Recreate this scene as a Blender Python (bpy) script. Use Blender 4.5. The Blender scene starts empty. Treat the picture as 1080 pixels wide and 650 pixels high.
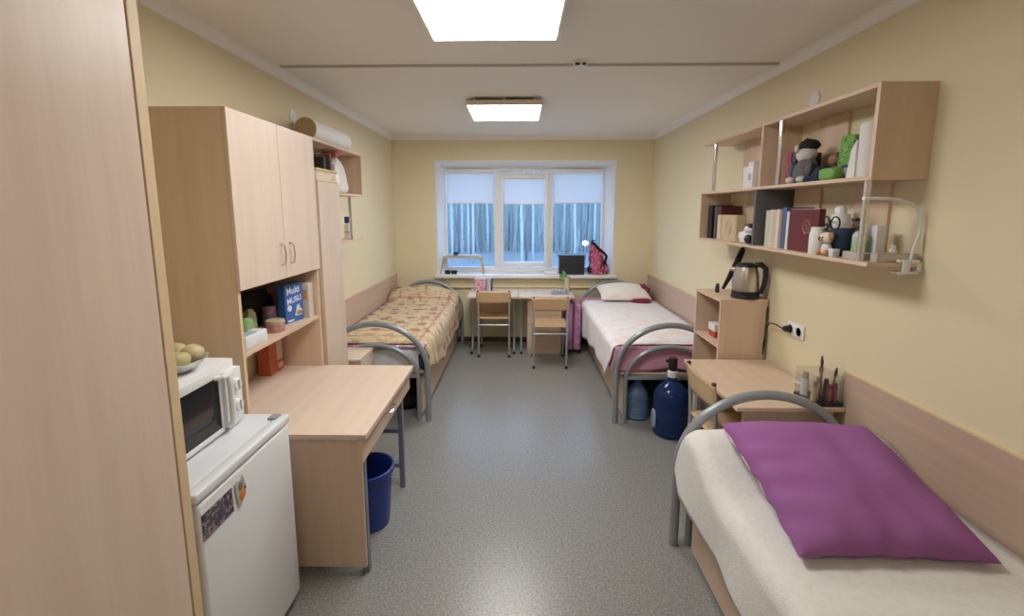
import bpy, bmesh, math, random
from mathutils import Vector, Matrix, noise
random.seed(7)
S = bpy.context.scene
COL = S.collection
PI = math.pi

# ------------------------------------------------------------------ materials
MATS = {}
def _new(name):
    m = bpy.data.materials.new(name); m.use_nodes = True
    nt = m.node_tree
    for n in list(nt.nodes):
        nt.nodes.remove(n)
    out = nt.nodes.new('ShaderNodeOutputMaterial')
    return m, nt, out

def _mix(nt, fac, a, b):
    n = nt.nodes.new('ShaderNodeMix'); n.data_type = 'RGBA'
    for key, v in ((0, fac), (6, a), (7, b)):
        if hasattr(v, 'is_output'):
            nt.links.new(v, n.inputs[key])
        elif key == 0:
            n.inputs[0].default_value = v
        else:
            n.inputs[key].default_value = (*v, 1)
    return n.outputs[2]

def _math(nt, op, a, b=0.0):
    n = nt.nodes.new('ShaderNodeMath'); n.operation = op
    for i, v in enumerate((a, b)):
        if hasattr(v, 'is_output'):
            nt.links.new(v, n.inputs[i])
        else:
            n.inputs[i].default_value = v
    return n.outputs[0]

def _ramp(nt, fac, stops):
    n = nt.nodes.new('ShaderNodeValToRGB')
    e = n.color_ramp.elements
    while len(e) < len(stops):
        e.new(0.5)
    for el, (p, c) in zip(e, stops):
        el.position = p; el.color = (*c, 1) if len(c) == 3 else c
    nt.links.new(fac, n.inputs[0])
    return n.outputs[0]

def _coord(nt, scale=(1, 1, 1)):
    tc = nt.nodes.new('ShaderNodeTexCoord')
    mp = nt.nodes.new('ShaderNodeMapping'); mp.inputs['Scale'].default_value = scale
    nt.links.new(tc.outputs['Object'], mp.inputs[0])
    return mp.outputs[0]

def _noise(nt, vec, scale, detail=3, rough=.55):
    n = nt.nodes.new('ShaderNodeTexNoise')
    n.inputs['Scale'].default_value = scale; n.inputs['Detail'].default_value = detail
    n.inputs['Roughness'].default_value = rough
    nt.links.new(vec, n.inputs['Vector'])
    return n.outputs[0]

def _bump(nt, h, strength, dist=.01):
    b = nt.nodes.new('ShaderNodeBump'); b.inputs['Strength'].default_value = strength
    b.inputs['Distance'].default_value = dist
    nt.links.new(h, b.inputs['Height'])
    return b.outputs[0]

def _bsdf(nt, out, col, rough=.5, metal=0, normal=None, spec=.5, **kw):
    p = nt.nodes.new('ShaderNodeBsdfPrincipled')
    if hasattr(col, 'is_output'):
        nt.links.new(col, p.inputs['Base Color'])
    else:
        p.inputs['Base Color'].default_value = (*col, 1)
    if hasattr(rough, 'is_output'):
        nt.links.new(rough, p.inputs['Roughness'])
    else:
        p.inputs['Roughness'].default_value = rough
    p.inputs['Metallic'].default_value = metal
    p.inputs['Specular IOR Level'].default_value = spec
    if normal is not None:
        nt.links.new(normal, p.inputs['Normal'])
    for k, v in kw.items():
        p.inputs[k.replace('_', ' ')].default_value = v
    nt.links.new(p.outputs[0], out.inputs[0])
    return p

def M(name, col, rough=.5, metal=0, var=.06, scale=25, bump=0.0, spec=.5, **kw):
    """plain surface with a faint procedural mottling"""
    if name in MATS:
        return MATS[name]
    m, nt, out = _new(name)
    v = _coord(nt)
    f = _noise(nt, v, scale)
    c = _mix(nt, f, tuple(min(1, x * (1 - var)) for x in col), tuple(min(1, x * (1 + var)) for x in col))
    nrm = None
    if bump:
        nrm = _bump(nt, _noise(nt, v, scale * 6, 2), bump, .004)
    _bsdf(nt, out, c, rough, metal, nrm, spec, **kw)
    MATS[name] = m
    return m

def wood(name, axis, light, dark, rough=.42, spec=.4):
    m, nt, out = _new(name)
    sc = [9.0, 9.0, 9.0]; sc[axis] = .55
    v = _coord(nt, sc)
    f1 = _noise(nt, v, 1.6, 4, .6)
    sc2 = [60.0, 60.0, 60.0]; sc2[axis] = 2.0
    f2 = _noise(nt, _coord(nt, sc2), 2.0, 2)
    base = _ramp(nt, f1, [(.3, dark), (.5, tuple((a + b) / 2 for a, b in zip(light, dark))), (.72, light)])
    c = _mix(nt, _math(nt, 'MULTIPLY', f2, .35), base, tuple(x * .82 for x in dark))
    _bsdf(nt, out, c, rough, 0, None, spec)
    MATS[name] = m
    return m

WL, WD = (.74, .58, .44), (.65, .485, .36)
wood_z = wood('laminate_upright', 2, WL, WD)
wood_y = wood('laminate_lengthwise', 1, WL, WD)
wood_x = wood('laminate_crosswise', 0, WL, WD)
PLt, PDk = (.745, .615, .51), (.66, .53, .43)
pale_z = wood('pale_laminate_upright', 2, PLt, PDk, .38)
pale_y = wood('pale_laminate_lengthwise', 1, PLt, PDk, .38)
panel_y = wood('panel_laminate', 1, (.58, .44, .35), (.50, .37, .29), .4)
edge_w = M('edge_banding', (.68, .52, .32), .5)
ply = wood('plywood', 0, (.66, .47, .28), (.57, .39, .22), .35)
ply_y = wood('plywood_y', 1, (.66, .47, .28), (.57, .39, .22), .35)
grey_tube = M('grey_enamel', (.30, .33, .36), .3, .25, .03)
chair_tube = M('silver_enamel', (.42, .44, .46), .3, .4, .03)
blue_tube = M('bluegrey_enamel', (.19, .22, .29), .35, .2, .03)
chrome = M('chrome', (.75, .75, .76), .18, 1, .02)
steel = M('brushed_steel', (.62, .60, .57), .28, 1, .05, 60)
black = M('black_plastic', (.012, .012, .014), .4)
black_cloth = M('black_cloth', (.012, .011, .013), .9, 0, .2, 40, .3)
white_pl = M('white_plastic', (.78, .79, .80), .35, 0, .02)
white_en = M('white_enamel', (.74, .76, .79), .28, 0, .015)
white_pt = M('white_paint', (.80, .81, .83), .5, 0, .02)
cyan_dk = M('navy_plastic', (.015, .03, .10), .45)

def mk_glass(name, tint=(1, 1, 1), spec=.08):
    m, nt, out = _new(name)
    t = nt.nodes.new('ShaderNodeBsdfTransparent'); t.inputs[0].default_value = (*tint, 1)
    g = nt.nodes.new('ShaderNodeBsdfGlossy'); g.inputs['Roughness'].default_value = .03
    lw = nt.nodes.new('ShaderNodeLayerWeight'); lw.inputs[0].default_value = .5
    mx = nt.nodes.new('ShaderNodeMixShader')
    nt.links.new(_math(nt, 'ADD', _math(nt, 'MULTIPLY', _math(nt, 'POWER', lw.outputs['Facing'], 4.0), .5), .04), mx.inputs[0])
    nt.links.new(t.outputs[0], mx.inputs[1]); nt.links.new(g.outputs[0], mx.inputs[2])
    nt.links.new(mx.outputs[0], out.inputs[0])
    return m
glass = mk_glass('window_glass', (.97, .985, 1))
clear = mk_glass('clear_acrylic', (.93, .94, .945))
blue_pet = None
def mk_tinted(name, tint, base, f):
    m, nt, out = _new(name)
    t = nt.nodes.new('ShaderNodeBsdfTransparent'); t.inputs[0].default_value = (*tint, 1)
    p = nt.nodes.new('ShaderNodeBsdfPrincipled')
    p.inputs['Base Color'].default_value = (*base, 1); p.inputs['Roughness'].default_value = .08
    mx = nt.nodes.new('ShaderNodeMixShader'); mx.inputs[0].default_value = f
    nt.links.new(t.outputs[0], mx.inputs[1]); nt.links.new(p.outputs[0], mx.inputs[2])
    nt.links.new(mx.outputs[0], out.inputs[0])
    return m
blue_pet = mk_tinted('blue_polycarbonate', (.16, .30, .66), (.018, .055, .19), .55)
pale_pet = mk_tinted('pale_blue_pet', (.60, .75, .92), (.24, .38, .60), .5)

def mk_blind():
    m, nt, out = _new('blind_fabric')
    v = _coord(nt, (1, 1, 1))
    f = _noise(nt, v, 180, 2)
    c = _mix(nt, f, (.90, .91, .93), (.95, .95, .96))
    d = nt.nodes.new('ShaderNodeBsdfDiffuse'); nt.links.new(c, d.inputs[0])
    t = nt.nodes.new('ShaderNodeBsdfTranslucent'); nt.links.new(c, t.inputs[0])
    mx = nt.nodes.new('ShaderNodeMixShader'); mx.inputs[0].default_value = .60
    nt.links.new(d.outputs[0], mx.inputs[1]); nt.links.new(t.outputs[0], mx.inputs[2])
    nt.links.new(mx.outputs[0], out.inputs[0])
    return m
blind_m = mk_blind()

def mk_emit(name, col, st):
    m, nt, out = _new(name)
    e = nt.nodes.new('ShaderNodeEmission')
    e.inputs[0].default_value = (*col, 1); e.inputs[1].default_value = st
    nt.links.new(e.outputs[0], out.inputs[0])
    return m
LAMP = 30.0
lamp_m = mk_emit('lamp_diffuser', (1.0, .975, .94), LAMP)

def mk_wall():
    m, nt, out = _new('yellow_wall_paint')
    v = _coord(nt)
    f = _noise(nt, v, 2.2, 4)
    c = _mix(nt, f, (.72, .65, .455), (.755, .685, .49))
    nrm = _bump(nt, _noise(nt, v, 90, 3), .12, .003)
    _bsdf(nt, out, c, .6, 0, nrm, .3)
    return m
wall_m = mk_wall()
ceil_m = M('ceiling_paint', (.84, .82, .80), .75, 0, .02, 3, .05)
coving_m = M('coving_plaster', (.86, .85, .85), .7, 0, .02, 10)

def mk_floor():
    m, nt, out = _new('speckled_linoleum')
    v = _coord(nt)
    a = _noise(nt, v, 95, 2, .7)
    b = _noise(nt, v, 210, 1, .6)
    c0 = _noise(nt, v, 1.3, 3)
    base = _ramp(nt, a, [(.36, (.15, .145, .13)), (.47, (.235, .232, .222)), (.56, (.30, .30, .295)), (.68, (.38, .385, .385))])
    c = _mix(nt, _math(nt, 'MULTIPLY', b, .45), base, (.22, .22, .212))
    c = _mix(nt, _math(nt, 'MULTIPLY', c0, .25), c, (.245, .24, .225))
    _bsdf(nt, out, c, .30, 0, _bump(nt, a, .05, .002), .6)
    return m
floor_m = mk_floor()

def mk_carpet_blanket():
    """ivory-gold blanket with maroon ornament and border bands (object space = world minus root)"""
    m, nt, out = _new('ornament_blanket')
    v = _coord(nt)
    sep = nt.nodes.new('ShaderNodeSeparateXYZ'); nt.links.new(v, sep.inputs[0])
    x, y = sep.outputs[0], sep.outputs[1]
    vo = nt.nodes.new('ShaderNodeTexVoronoi'); vo.inputs['Scale'].default_value = 5.0
    vo.inputs['Randomness'].default_value = .35
    nt.links.new(v, vo.inputs['Vector'])
    d = vo.outputs['Distance']
    n1 = _noise(nt, v, 34, 3, .65)
    flower = _ramp(nt, _math(nt, 'ADD', d, _math(nt, 'MULTIPLY', n1, .55)), [(.44, (1, 1, 1)), (.52, (0, 0, 0))])
    leaf = _ramp(nt, _noise(nt, v, 17, 4, .7), [(.53, (0, 0, 0)), (.60, (1, 1, 1))])
    fine = _ramp(nt, _noise(nt, v, 48, 3, .6), [(.52, (0, 0, 0)), (.62, (1, 1, 1))])
    base = _mix(nt, _noise(nt, v, 4, 3), (.58, .46, .27), (.64, .54, .40))
    c = _mix(nt, _math(nt, 'MULTIPLY', fine, .5), base, (.36, .24, .15))
    c = _mix(nt, _math(nt, 'MULTIPLY', leaf, .72), c, (.27, .13, .11))
    c = _mix(nt, _math(nt, 'MULTIPLY', flower, .80), c, (.22, .06, .08))
    heart = _ramp(nt, d, [(.10, (1, 1, 1)), (.16, (0, 0, 0))])
    c = _mix(nt, _math(nt, 'MULTIPLY', heart, .6), c, (.50, .26, .20))
    # border bands towards the foot end and the aisle edge
    def band(coord, a, b):
        return _math(nt, 'MULTIPLY', _math(nt, 'GREATER_THAN', coord, a), _math(nt, 'LESS_THAN', coord, b))
    for (cc, a, b, col, k) in ((y, -9, .36, (.66, .54, .32), .35), (y, .20, .235, (.38, .22, .14), .5),
                               (y, .36, .385, (.38, .14, .10), .5), (x, .30, .325, (.36, .13, .11), .5),
                               (x, .20, .215, (.40, .25, .18), .5), (y, 1.62, 1.65, (.38, .18, .13), .5)):
        c = _mix(nt, _math(nt, 'MULTIPLY', band(cc, a, b), k), c, col)
    _bsdf(nt, out, c, .85, 0, _bump(nt, _noise(nt, v, 160, 2), .25, .004), .2)
    return m
blanket_L = mk_carpet_blanket()

def mk_print(name, base, spot, sc=5, k=.5, lo=.55, hi=.68, bump=.15, bs=120, extra=None):
    m, nt, out = _new(name)
    v = _coord(nt)
    f = _ramp(nt, _noise(nt, v, sc, 3, .6), [(lo, (0, 0, 0)), (hi, (1, 1, 1))])
    c = _mix(nt, _math(nt, 'MULTIPLY', f, k), base, spot)
    if extra:
        f2 = _ramp(nt, _noise(nt, _coord(nt, (1.3, .8, 1.1)), sc * 1.7, 2, .5), [(.58, (0, 0, 0)), (.66, (1, 1, 1))])
        c = _mix(nt, _math(nt, 'MULTIPLY', f2, k), c, extra)
    _bsdf(nt, out, c, .85, 0, _bump(nt, _noise(nt, v, bs, 2), bump, .004), .2)
    return m
spread_R = mk_print('printed_cotton', (.80, .78, .80), (.76, .58, .55), 8, .4, .5, .62, extra=(.74, .66, .55))
pink_cloth = M('pink_cotton', (.60, .30, .43), .85, 0, .08, 30, .2)
cream_fleece = mk_print('cream_fleece', (.74, .74, .71), (.68, .68, .65), 40, .6, .45, .6, .5, 150)
purple = mk_print('purple_cotton', (.30, .115, .31), (.34, .135, .35), 6, .5, .45, .6, .12, 220)
mattress_m = mk_print('mattress_ticking', (.72, .74, .78), (.60, .64, .72), 14, .5, .5, .6)
pillow_R = mk_print('pillow_print', (.82, .78, .75), (.80, .62, .55), 6, .4)
maroon = M('maroon_cloth', (.22, .02, .06), .8, 0, .2, 20)
floral = mk_print('floral_trim', (.66, .66, .74), (.36, .10, .36), 22, .9, .47, .52, extra=(.62, .45, .12))
foil = M('foil', (.72, .74, .76), .3, .7, .06, 30)

# ------------------------------------------------------------------ geometry helpers
def box(bm, x0, x1, y0, y1, z0, z1, bev=0.0, seg=2):
    vs = [bm.verts.new((x, y, z)) for z in (z0, z1) for y in (y0, y1) for x in (x0, x1)]
    fs = [(0, 2, 3, 1), (4, 5, 7, 6), (0, 1, 5, 4), (2, 6, 7, 3), (0, 4, 6, 2), (1, 3, 7, 5)]
    faces = [bm.faces.new([vs[i] for i in f]) for f in fs]
    if bev > 0:
        es = list({e for f in faces for e in f.edges})
        bmesh.ops.bevel(bm, geom=es, offset=bev, segments=seg, affect='EDGES', profile=.5)
    return bm

def tube(bm, pts, r, seg=10, closed=False, radii=None, flat=1.0):
    pts = [Vector(p) for p in pts]
    n = len(pts)
    tang = []
    for i in range(n):
        if closed:
            t = pts[(i + 1) % n] - pts[i - 1]
        else:
            t = pts[min(i + 1, n - 1)] - pts[max(i - 1, 0)]
        tang.append(t.normalized())
    up = Vector((0, 0, 1)) if abs(tang[0].z) < .9 else Vector((0, 1, 0))
    nrm = (up - tang[0] * up.dot(tang[0])).normalized()
    rings = []
    for i in range(n):
        nrm = (nrm - tang[i] * nrm.dot(tang[i])).normalized()
        bi = tang[i].cross(nrm)
        rr = radii[i] if radii else r
        rings.append([bm.verts.new(pts[i] + nrm * (rr * math.cos(2 * PI * k / seg)) + bi * (rr * flat * math.sin(2 * PI * k / seg))) for k in range(seg)])
    m = n if closed else n - 1
    for i in range(m):
        a, b = rings[i], rings[(i + 1) % n]
        for k in range(seg):
            bm.faces.new((a[k], a[(k + 1) % seg], b[(k + 1) % seg], b[k]))
    if not closed:
        bm.faces.new(rings[0][::-1]); bm.faces.new(rings[-1])
    return bm

def lathe(bm, prof, c=(0, 0, 0), seg=24, axis='z', cap=True):
    def P(r, h, a):
        u, w = r * math.cos(a), r * math.sin(a)
        if axis == 'z': p = (u, w, h)
        elif axis == 'y': p = (u, h, w)
        else: p = (h, u, w)
        return Vector(p) + Vector(c)
    rings = []
    for r, h in prof:
        rings.append([bm.verts.new(P(max(r, 1e-4), h, 2 * PI * k / seg)) for k in range(seg)])
    for a, b in zip(rings, rings[1:]):
        for k in range(seg):
            bm.faces.new((a[k], a[(k + 1) % seg], b[(k + 1) % seg], b[k]))
    if cap:
        bm.faces.new(rings[0][::-1]); bm.faces.new(rings[-1])
    return bm

def prism(bm, poly, axis, a0, a1):
    def P(u, w, h):
        return {'x': (h, u, w), 'y': (u, h, w), 'z': (u, w, h)}[axis]
    A = [bm.verts.new(P(u, w, a0)) for u, w in poly]; B = [bm.verts.new(P(u, w, a1)) for u, w in poly]
    n = len(poly)
    for i in range(n):
        bm.faces.new((A[i], A[(i + 1) % n], B[(i + 1) % n], B[i]))
    bm.faces.new(A[::-1]); bm.faces.new(B)
    return bm

def ball(bm, c, r, seg=16, rings=10, lump=0, freq=6, seed=0):
    r = (r, r, r) if not hasattr(r, '__len__') else r
    res = bmesh.ops.create_uvsphere(bm, u_segments=seg, v_segments=rings, radius=1)
    for v in res['verts']:
        k = 1
        if lump:
            k += lump * noise.noise(v.co * freq * .3 + Vector((seed, seed * 2, 0)))
        v.co = Vector((v.co.x * r[0] * k, v.co.y * r[1] * k, v.co.z * r[2] * k)) + Vector(c)
    return bm

def blob(bm, x0, x1, y0, y1, z0, z1, lump=.12, seed=0, e=.55, seg=24, rings=14, taper=0):
    """soft rounded sack: a superellipsoid filling the given bounds"""
    c = Vector(((x0 + x1) / 2, (y0 + y1) / 2, (z0 + z1) / 2)); h = Vector(((x1 - x0) / 2, (y1 - y0) / 2, (z1 - z0) / 2))
    sg = lambda v, p: math.copysign(abs(v) ** p, v)
    res = bmesh.ops.create_uvsphere(bm, u_segments=seg, v_segments=rings, radius=1)
    for v in res['verts']:
        p = v.co.copy()
        q = Vector((sg(p.x, e), sg(p.y, e), sg(p.z, e)))
        m_ = max(abs(q.x), abs(q.y), abs(q.z), 1e-6)
        q = q / max(1.0, m_)
        k = 1 + lump * noise.noise(p * 2.2 + Vector((seed * 1.7, seed, seed * .3)))
        tp = 1 - taper * (q.z + 1) / 2
        v.co = c + Vector((q.x * h.x * k * tp, q.y * h.y * k * tp, q.z * h.z * (k if q.z > 0 else 1)))
        v.co.z = max(v.co.z, z0)
    return bm

def grid(bm, nu, nv, f, close=False):
    g = [[bm.verts.new(f(i / (nu - 1), j / (nv - 1))) for j in range(nv)] for i in range(nu)]
    for i in range(nu - 1):
        for j in range(nv - 1):
            bm.faces.new((g[i][j], g[i + 1][j], g[i + 1][j + 1], g[i][j + 1]))
    return g

def cushion(bm, w, l, t, n=26, sharp=.42, wr=.006, seed=1, under=.35):
    """stuffed pillow in the xy plane, pointed corners, seam at z = 0"""
    def half(sgn):
        def f(u, v):
            x, y = 2 * u - 1, 2 * v - 1
            th = (max(0, (1 - x * x)) ** sharp) * (max(0, (1 - y * y)) ** sharp)
            px = x * w / 2 * (1 - .055 * (1 - abs(y) ** 2) * abs(x) ** 2)
            py = y * l / 2 * (1 - .055 * (1 - abs(x) ** 2) * abs(y) ** 2)
            z = sgn * t / 2 * th * (1 if sgn > 0 else under)
            z += wr * th * noise.noise(Vector((px * 9, py * 9, seed + sgn)))
            return (px, py, z)
        return f
    grid(bm, n, n, half(1)); grid(bm, n, n, half(-1))
    bmesh.ops.remove_doubles(bm, verts=bm.verts[:], dist=1e-4)
    return bm

def arc(cx, cz, rx, rz, a0, a1, n, y=0):
    return [(cx + rx * math.cos(a0 + (a1 - a0) * i / n), y, cz + rz * math.sin(a0 + (a1 - a0) * i / n)) for i in range(n + 1)]

NB = lambda: bmesh.new()

def root_of(o):
    while o.parent: o = o.parent
    return o

def obj(name, bm, mat, parent=None, smooth=40, world=True, solid=0, sub=0, off=-1):
    """one mesh object; geometry given in world space is moved into its root's space"""
    bmesh.ops.recalc_face_normals(bm, faces=bm.faces[:])
    if parent is not None and world:
        bmesh.ops.translate(bm, verts=bm.verts[:], vec=-Vector(root_of(parent).location))
    me = bpy.data.meshes.new(name)
    bm.to_mesh(me); bm.free()
    mats = mat if isinstance(mat, (list, tuple)) else [mat]
    for m in mats:
        me.materials.append(m)
    if smooth:
        for p in me.polygons: p.use_smooth = True
        me.set_sharp_from_angle(angle=math.radians(smooth))
    o = bpy.data.objects.new(name, me); COL.objects.link(o)
    if parent is not None:
        o.parent = parent
    if solid:
        md = o.modifiers.new('thickness', 'SOLIDIFY'); md.thickness = solid; md.offset = off
    if sub:
        md = o.modifiers.new('smooth', 'SUBSURF'); md.levels = sub; md.render_levels = sub
    return o

def thing(name, label, cat, loc=(0, 0, 0), rz=0, group=None):
    o = bpy.data.objects.new(name, None); COL.objects.link(o)
    o.location = loc; o.rotation_euler = (0, 0, rz); o.empty_display_size = .05
    o['label'] = label; o['category'] = cat
    if group: o['group'] = group
    return o

def tag(o, label, cat, group=None):
    o['label'] = label; o['category'] = cat
    if group: o['group'] = group
    return o

def single(name, bm, mat, label, cat, loc, group=None, rot=None, **kw):
    """a thing that is one mesh, origin at its base; bm in world space"""
    bmesh.ops.translate(bm, verts=bm.verts[:], vec=-Vector(loc))
    o = obj(name, bm, mat, None, **kw)
    o.location = loc
    if rot: o.rotation_euler = rot
    return tag(o, label, cat, group)

def struct(name, bm, mat, parent=None, **kw):
    o = obj(name, bm, mat, parent, **kw)
    if parent is None: o['kind'] = 'structure'
    return o

def dup(r0, loc, rz, label, group=None):
    r = r0.copy(); COL.objects.link(r); r.location = loc; r.rotation_euler = (0, 0, rz)
    r['label'] = label
    if group: r['group'] = group
    for ch in list(r0.children):
        c = ch.copy(); COL.objects.link(c); c.parent = r
        for g in ch.children:
            d = g.copy(); COL.objects.link(d); d.parent = c
    return r

def bx(*a, bev=0.0, **k):
    return box(NB(), *a, bev=bev, **k)

def text_mesh(body, size, mat, parent, mtx, name, extrude=.0006):
    cu = bpy.data.curves.new('lettering_curve', 'FONT'); cu.body = body; cu.size = size; cu.extrude = extrude
    cu.align_x = 'CENTER'; cu.align_y = 'CENTER'; cu.offset = size * .02
    t = bpy.data.objects.new('lettering_tmp', cu); COL.objects.link(t)
    dg = bpy.context.evaluated_depsgraph_get()
    me = bpy.data.meshes.new_from_object(t.evaluated_get(dg))
    bpy.data.objects.remove(t); bpy.data.curves.remove(cu)
    me.transform(mtx); me.materials.clear(); me.materials.append(mat)
    o = bpy.data.objects.new(name, me); COL.objects.link(o); o.parent = parent
    return o

# ------------------------------------------------------------------ room shell
XL, XR, YF, YN, H = -1.54, 1.60, 5.55, -.75, 2.53
struct('floor', bx(XL - .1, XR + .1, YN - .1, YF + .1, -.1, 0), floor_m, smooth=0)
struct('ceiling', bx(XL - .1, XR + .1, YN - .1, YF + .1, H, H + .1), ceil_m, smooth=0)
struct('wall_left', bx(XL - .1, XL, YN - .1, YF + .1, 0, H), wall_m, smooth=0)
struct('wall_right', bx(XR, XR + .1, YN - .1, YF + .1, 0, H), wall_m, smooth=0)
struct('wall_near', bx(XL, XR, YN - .1, YN, 0, H), wall_m, smooth=0)
# far wall with a splayed window opening
WX0, WX1, WZ0, WZ1 = -1.02, 1.155, .842, 2.237
IX0, IX1, IZ0, IZ1 = -.965, 1.08, .862, 2.175
YW = 5.76
b = NB()
box(b, XL, WX0, YF, YF + .33, 0, H); box(b, WX1, XR, YF, YF + .33, 0, H)
box(b, WX0, WX1, YF, YF + .33, 0, WZ0); box(b, WX0, WX1, YF, YF + .33, WZ1, H)
struct('wall_far', b, wall_m, smooth=0)

# coving
def coving(p0, p1, inx, iny, name):
    b = NB(); n = 6; k = .048
    prof = [(0, 0), (0, -k)] + [(k * (1 - math.cos(a)) * .999 + .002, -k + k * math.sin(a)) for a in [PI / 2 * i / n for i in range(1, n)]] + [(k, 0)]
    A = [b.verts.new((p0[0] + inx * d, p0[1] + iny * d, H + z)) for d, z in prof]
    B = [b.verts.new((p1[0] + inx * d, p1[1] + iny * d, H + z)) for d, z in prof]
    for i in range(len(prof)):
        j = (i + 1) % len(prof)
        b.faces.new((A[i], A[j], B[j], B[i]))
    b.faces.new(A[::-1]); b.faces.new(B)
    struct(name, b, coving_m, smooth=50)
coving((XL, YN), (XL, YF), 1, 0, 'trim_1')
coving((XR, YN), (XR, YF), -1, 0, 'trim_2')
coving((XL, YF), (XR, YF), 0, -1, 'trim_3')
base_m = M('dark_skirting', (.075, .05, .035), .5)
struct('baseboard_far', bx(XL, XR, YF - .016, YF, 0, .06, bev=.004), base_m)
struct('baseboard_left', bx(XL, XL + .016, YN, YF - .02, 0, .06, bev=.004), base_m)
struct('baseboard_right', bx(XR - .016, XR, YN, YF - .02, 0, .06, bev=.004), base_m)
# door behind the camera
d = bx(-.45, .40, YN, YN + .04, 0, 2.02, bev=.004)
door = struct('door_1', d, wood_z)
obj('door_handle', tube(NB(), [(.3, YN + .04, 1.0), (.3, YN + .09, 1.0), (.2, YN + .09, 1.0)], .009), chrome, door)

# window reveal + frame + panes
b = NB()
def quad(b, *p): b.faces.new([b.verts.new(q) for q in p])
O = [(WX0, YF - .004, WZ0), (WX1, YF - .004, WZ0), (WX1, YF - .004, WZ1), (WX0, YF - .004, WZ1)]
I = [(IX0, YW, IZ0), (IX1, YW, IZ0), (IX1, YW, IZ1), (IX0, YW, IZ1)]
R = [(WX0 - .03, YF - .004, WZ0 - .03), (WX1 + .03, YF - .004, WZ0 - .03), (WX1 + .03, YF - .004, WZ1 + .03), (WX0 - .03, YF - .004, WZ1 + .03)]
for i in (1, 2, 3):
    j = (i + 1) % 4
    quad(b, O[i], O[j], I[j], I[i])
struct('trim_4', b, white_pt, smooth=0, solid=.02, off=0)
win = NB()
fr = .045
def bar(b, x0, x1, z0, z1, y0=YW - .005, y1=YW + .06): box(b, x0, x1, y0, y1, z0, z1, bev=.004)
bar(win, IX0 - .02, -.925, IZ0 - .02, IZ1 + .02); bar(win, 1.035, IX1 + .02, IZ0 - .02, IZ1 + .02)
bar(win, -.925, 1.035, IZ1 - .035, IZ1 + .02); bar(win, -.925, 1.035, IZ0 - .02, .925)
bar(win, -.322, -.245, .925, IZ1 - .035); bar(win, .355, .425, .925, IZ1 - .035)
W = struct('window_1', win, white_pt)
sash = NB()
for a in ((-.262, -.207, .94, 2.125), (.318, .372, .94, 2.125), (-.207, .318, .94, .995), (-.207, .318, 2.075, 2.125)):
    bar(sash, *a, y0=YW - .025, y1=YW + .045)
sh = obj('opening_sash', sash, white_pt, W)
obj('window_handle', tube(box(NB(), -.247, -.222, YW - .04, YW - .025, 1.50, 1.57, bev=.003), [(-.235, YW - .045, 1.535), (-.235, YW - .06, 1.535), (-.235, YW - .062, 1.42)], .008, 8), white_pl, sh)
obj('pane', bx(-.925, -.322, YW + .02, YW + .026, .925, 2.14), glass, W, smooth=0)
obj('pane', bx(-.207, .318, YW + .012, YW + .018, .995, 2.075), glass, W, smooth=0)
obj('pane', bx(.425, 1.035, YW + .02, YW + .026, .925, 2.14), glass, W, smooth=0)
# sill board
struct('window_sill', bx(WX0 - .025, WX1 + .035, 5.47, YW, WZ0 - .02, IZ0, bev=.008), M('sill_plastic', (.80, .81, .83), .22, 0, .02))

# roller blinds
for (x0, x1, zt, zb, y, lab) in ((-.915, -.328, 2.142, 1.733, YW - .03, 'white roller blind half lowered over the pane above the wooden bed tray'),
                                 (-.205, .316, 2.075, 1.722, YW - .034, 'white roller blind half lowered over the narrower middle sash'),
                                 (.43, 1.03, 2.142, 1.735, YW - .03, 'white roller blind half lowered over the pane above the black crate')):
    t = thing('roller_blind', lab, 'blind', ((x0 + x1) / 2, y, zb), group='roller blinds')
    obj('blind_fabric', bx(x0 + .008, x1 - .008, y - .0008, y + .0008, zb + .012, zt - .02), blind_m, t, smooth=0)
    obj('bottom_bar', bx(x0 + .006, x1 - .006, y - .005, y + .005, zb, zb + .014, bev=.003), white_pl, t)
    obj('cassette', bx(x0, x1, y - .02, y + .024, zt - .035, zt + .012, bev=.008), white_pl, t)
    c = NB(); tube(c, [(x1 - .006, y - .018, zt - .02), (x1 - .006, y - .018, zb - .25)], .0015, 5)
    obj('pull_chain', c, white_pl, t)

# ------------------------------------------------------------------ outside: winter birch wood
snow = M('thin_snow', (.26, .275, .28), .8, 0, .25, 1.5)
b = NB()
grid(b, 40, 40, lambda u, v: (-60 + 120 * u, 7 + 62 * v, -2.2 + .25 * noise.noise(Vector((u * 9, v * 9, 0)))))
o = obj('snowy_ground', b, snow); o['kind'] = 'structure'
def mk_hill():
    m, nt, out = _new('wooded_hill')
    f = _noise(nt, _coord(nt, (1.2, .15, .10)), 1.6, 4, .65)
    g = _noise(nt, _coord(nt, (.12, .1, .1)), 1.5, 3)
    c = _ramp(nt, f, [(.32, (.14, .16, .16)), (.5, (.21, .23, .22)), (.66, (.33, .335, .31))])
    c = _mix(nt, _math(nt, 'MULTIPLY', g, .5), c, (.14, .155, .155))
    _bsdf(nt, out, c, .9, 0, None, .1)
    return m
b = NB()
grid(b, 60, 24, lambda u, v: (-60 + 120 * u, 62 + 30 * v, -2.3 + 26 * v ** .8 + (1.6 * v + .3) * noise.noise(Vector((u * 30, v * 4, 1)))))
o = obj('wooded_hill', b, mk_hill()); o['kind'] = 'structure'
def mk_birch():
    m, nt, out = _new('birch_bark')
    f = _ramp(nt, _noise(nt, _coord(nt, (2, 2, 3.2)), 2.4, 3, .6), [(.30, (.2, .2, .2)), (.40, (.62, .63, .63)), (1, (.70, .70, .70))])
    _bsdf(nt, out, f, .8)
    return m
birch = mk_birch()
darkbark = M('dark_bark', (.24, .25, .25), .9, 0, .3, 8)
frost = M('frosted_twigs', (.52, .55, .53), .9, 0, .3, 2)
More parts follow.
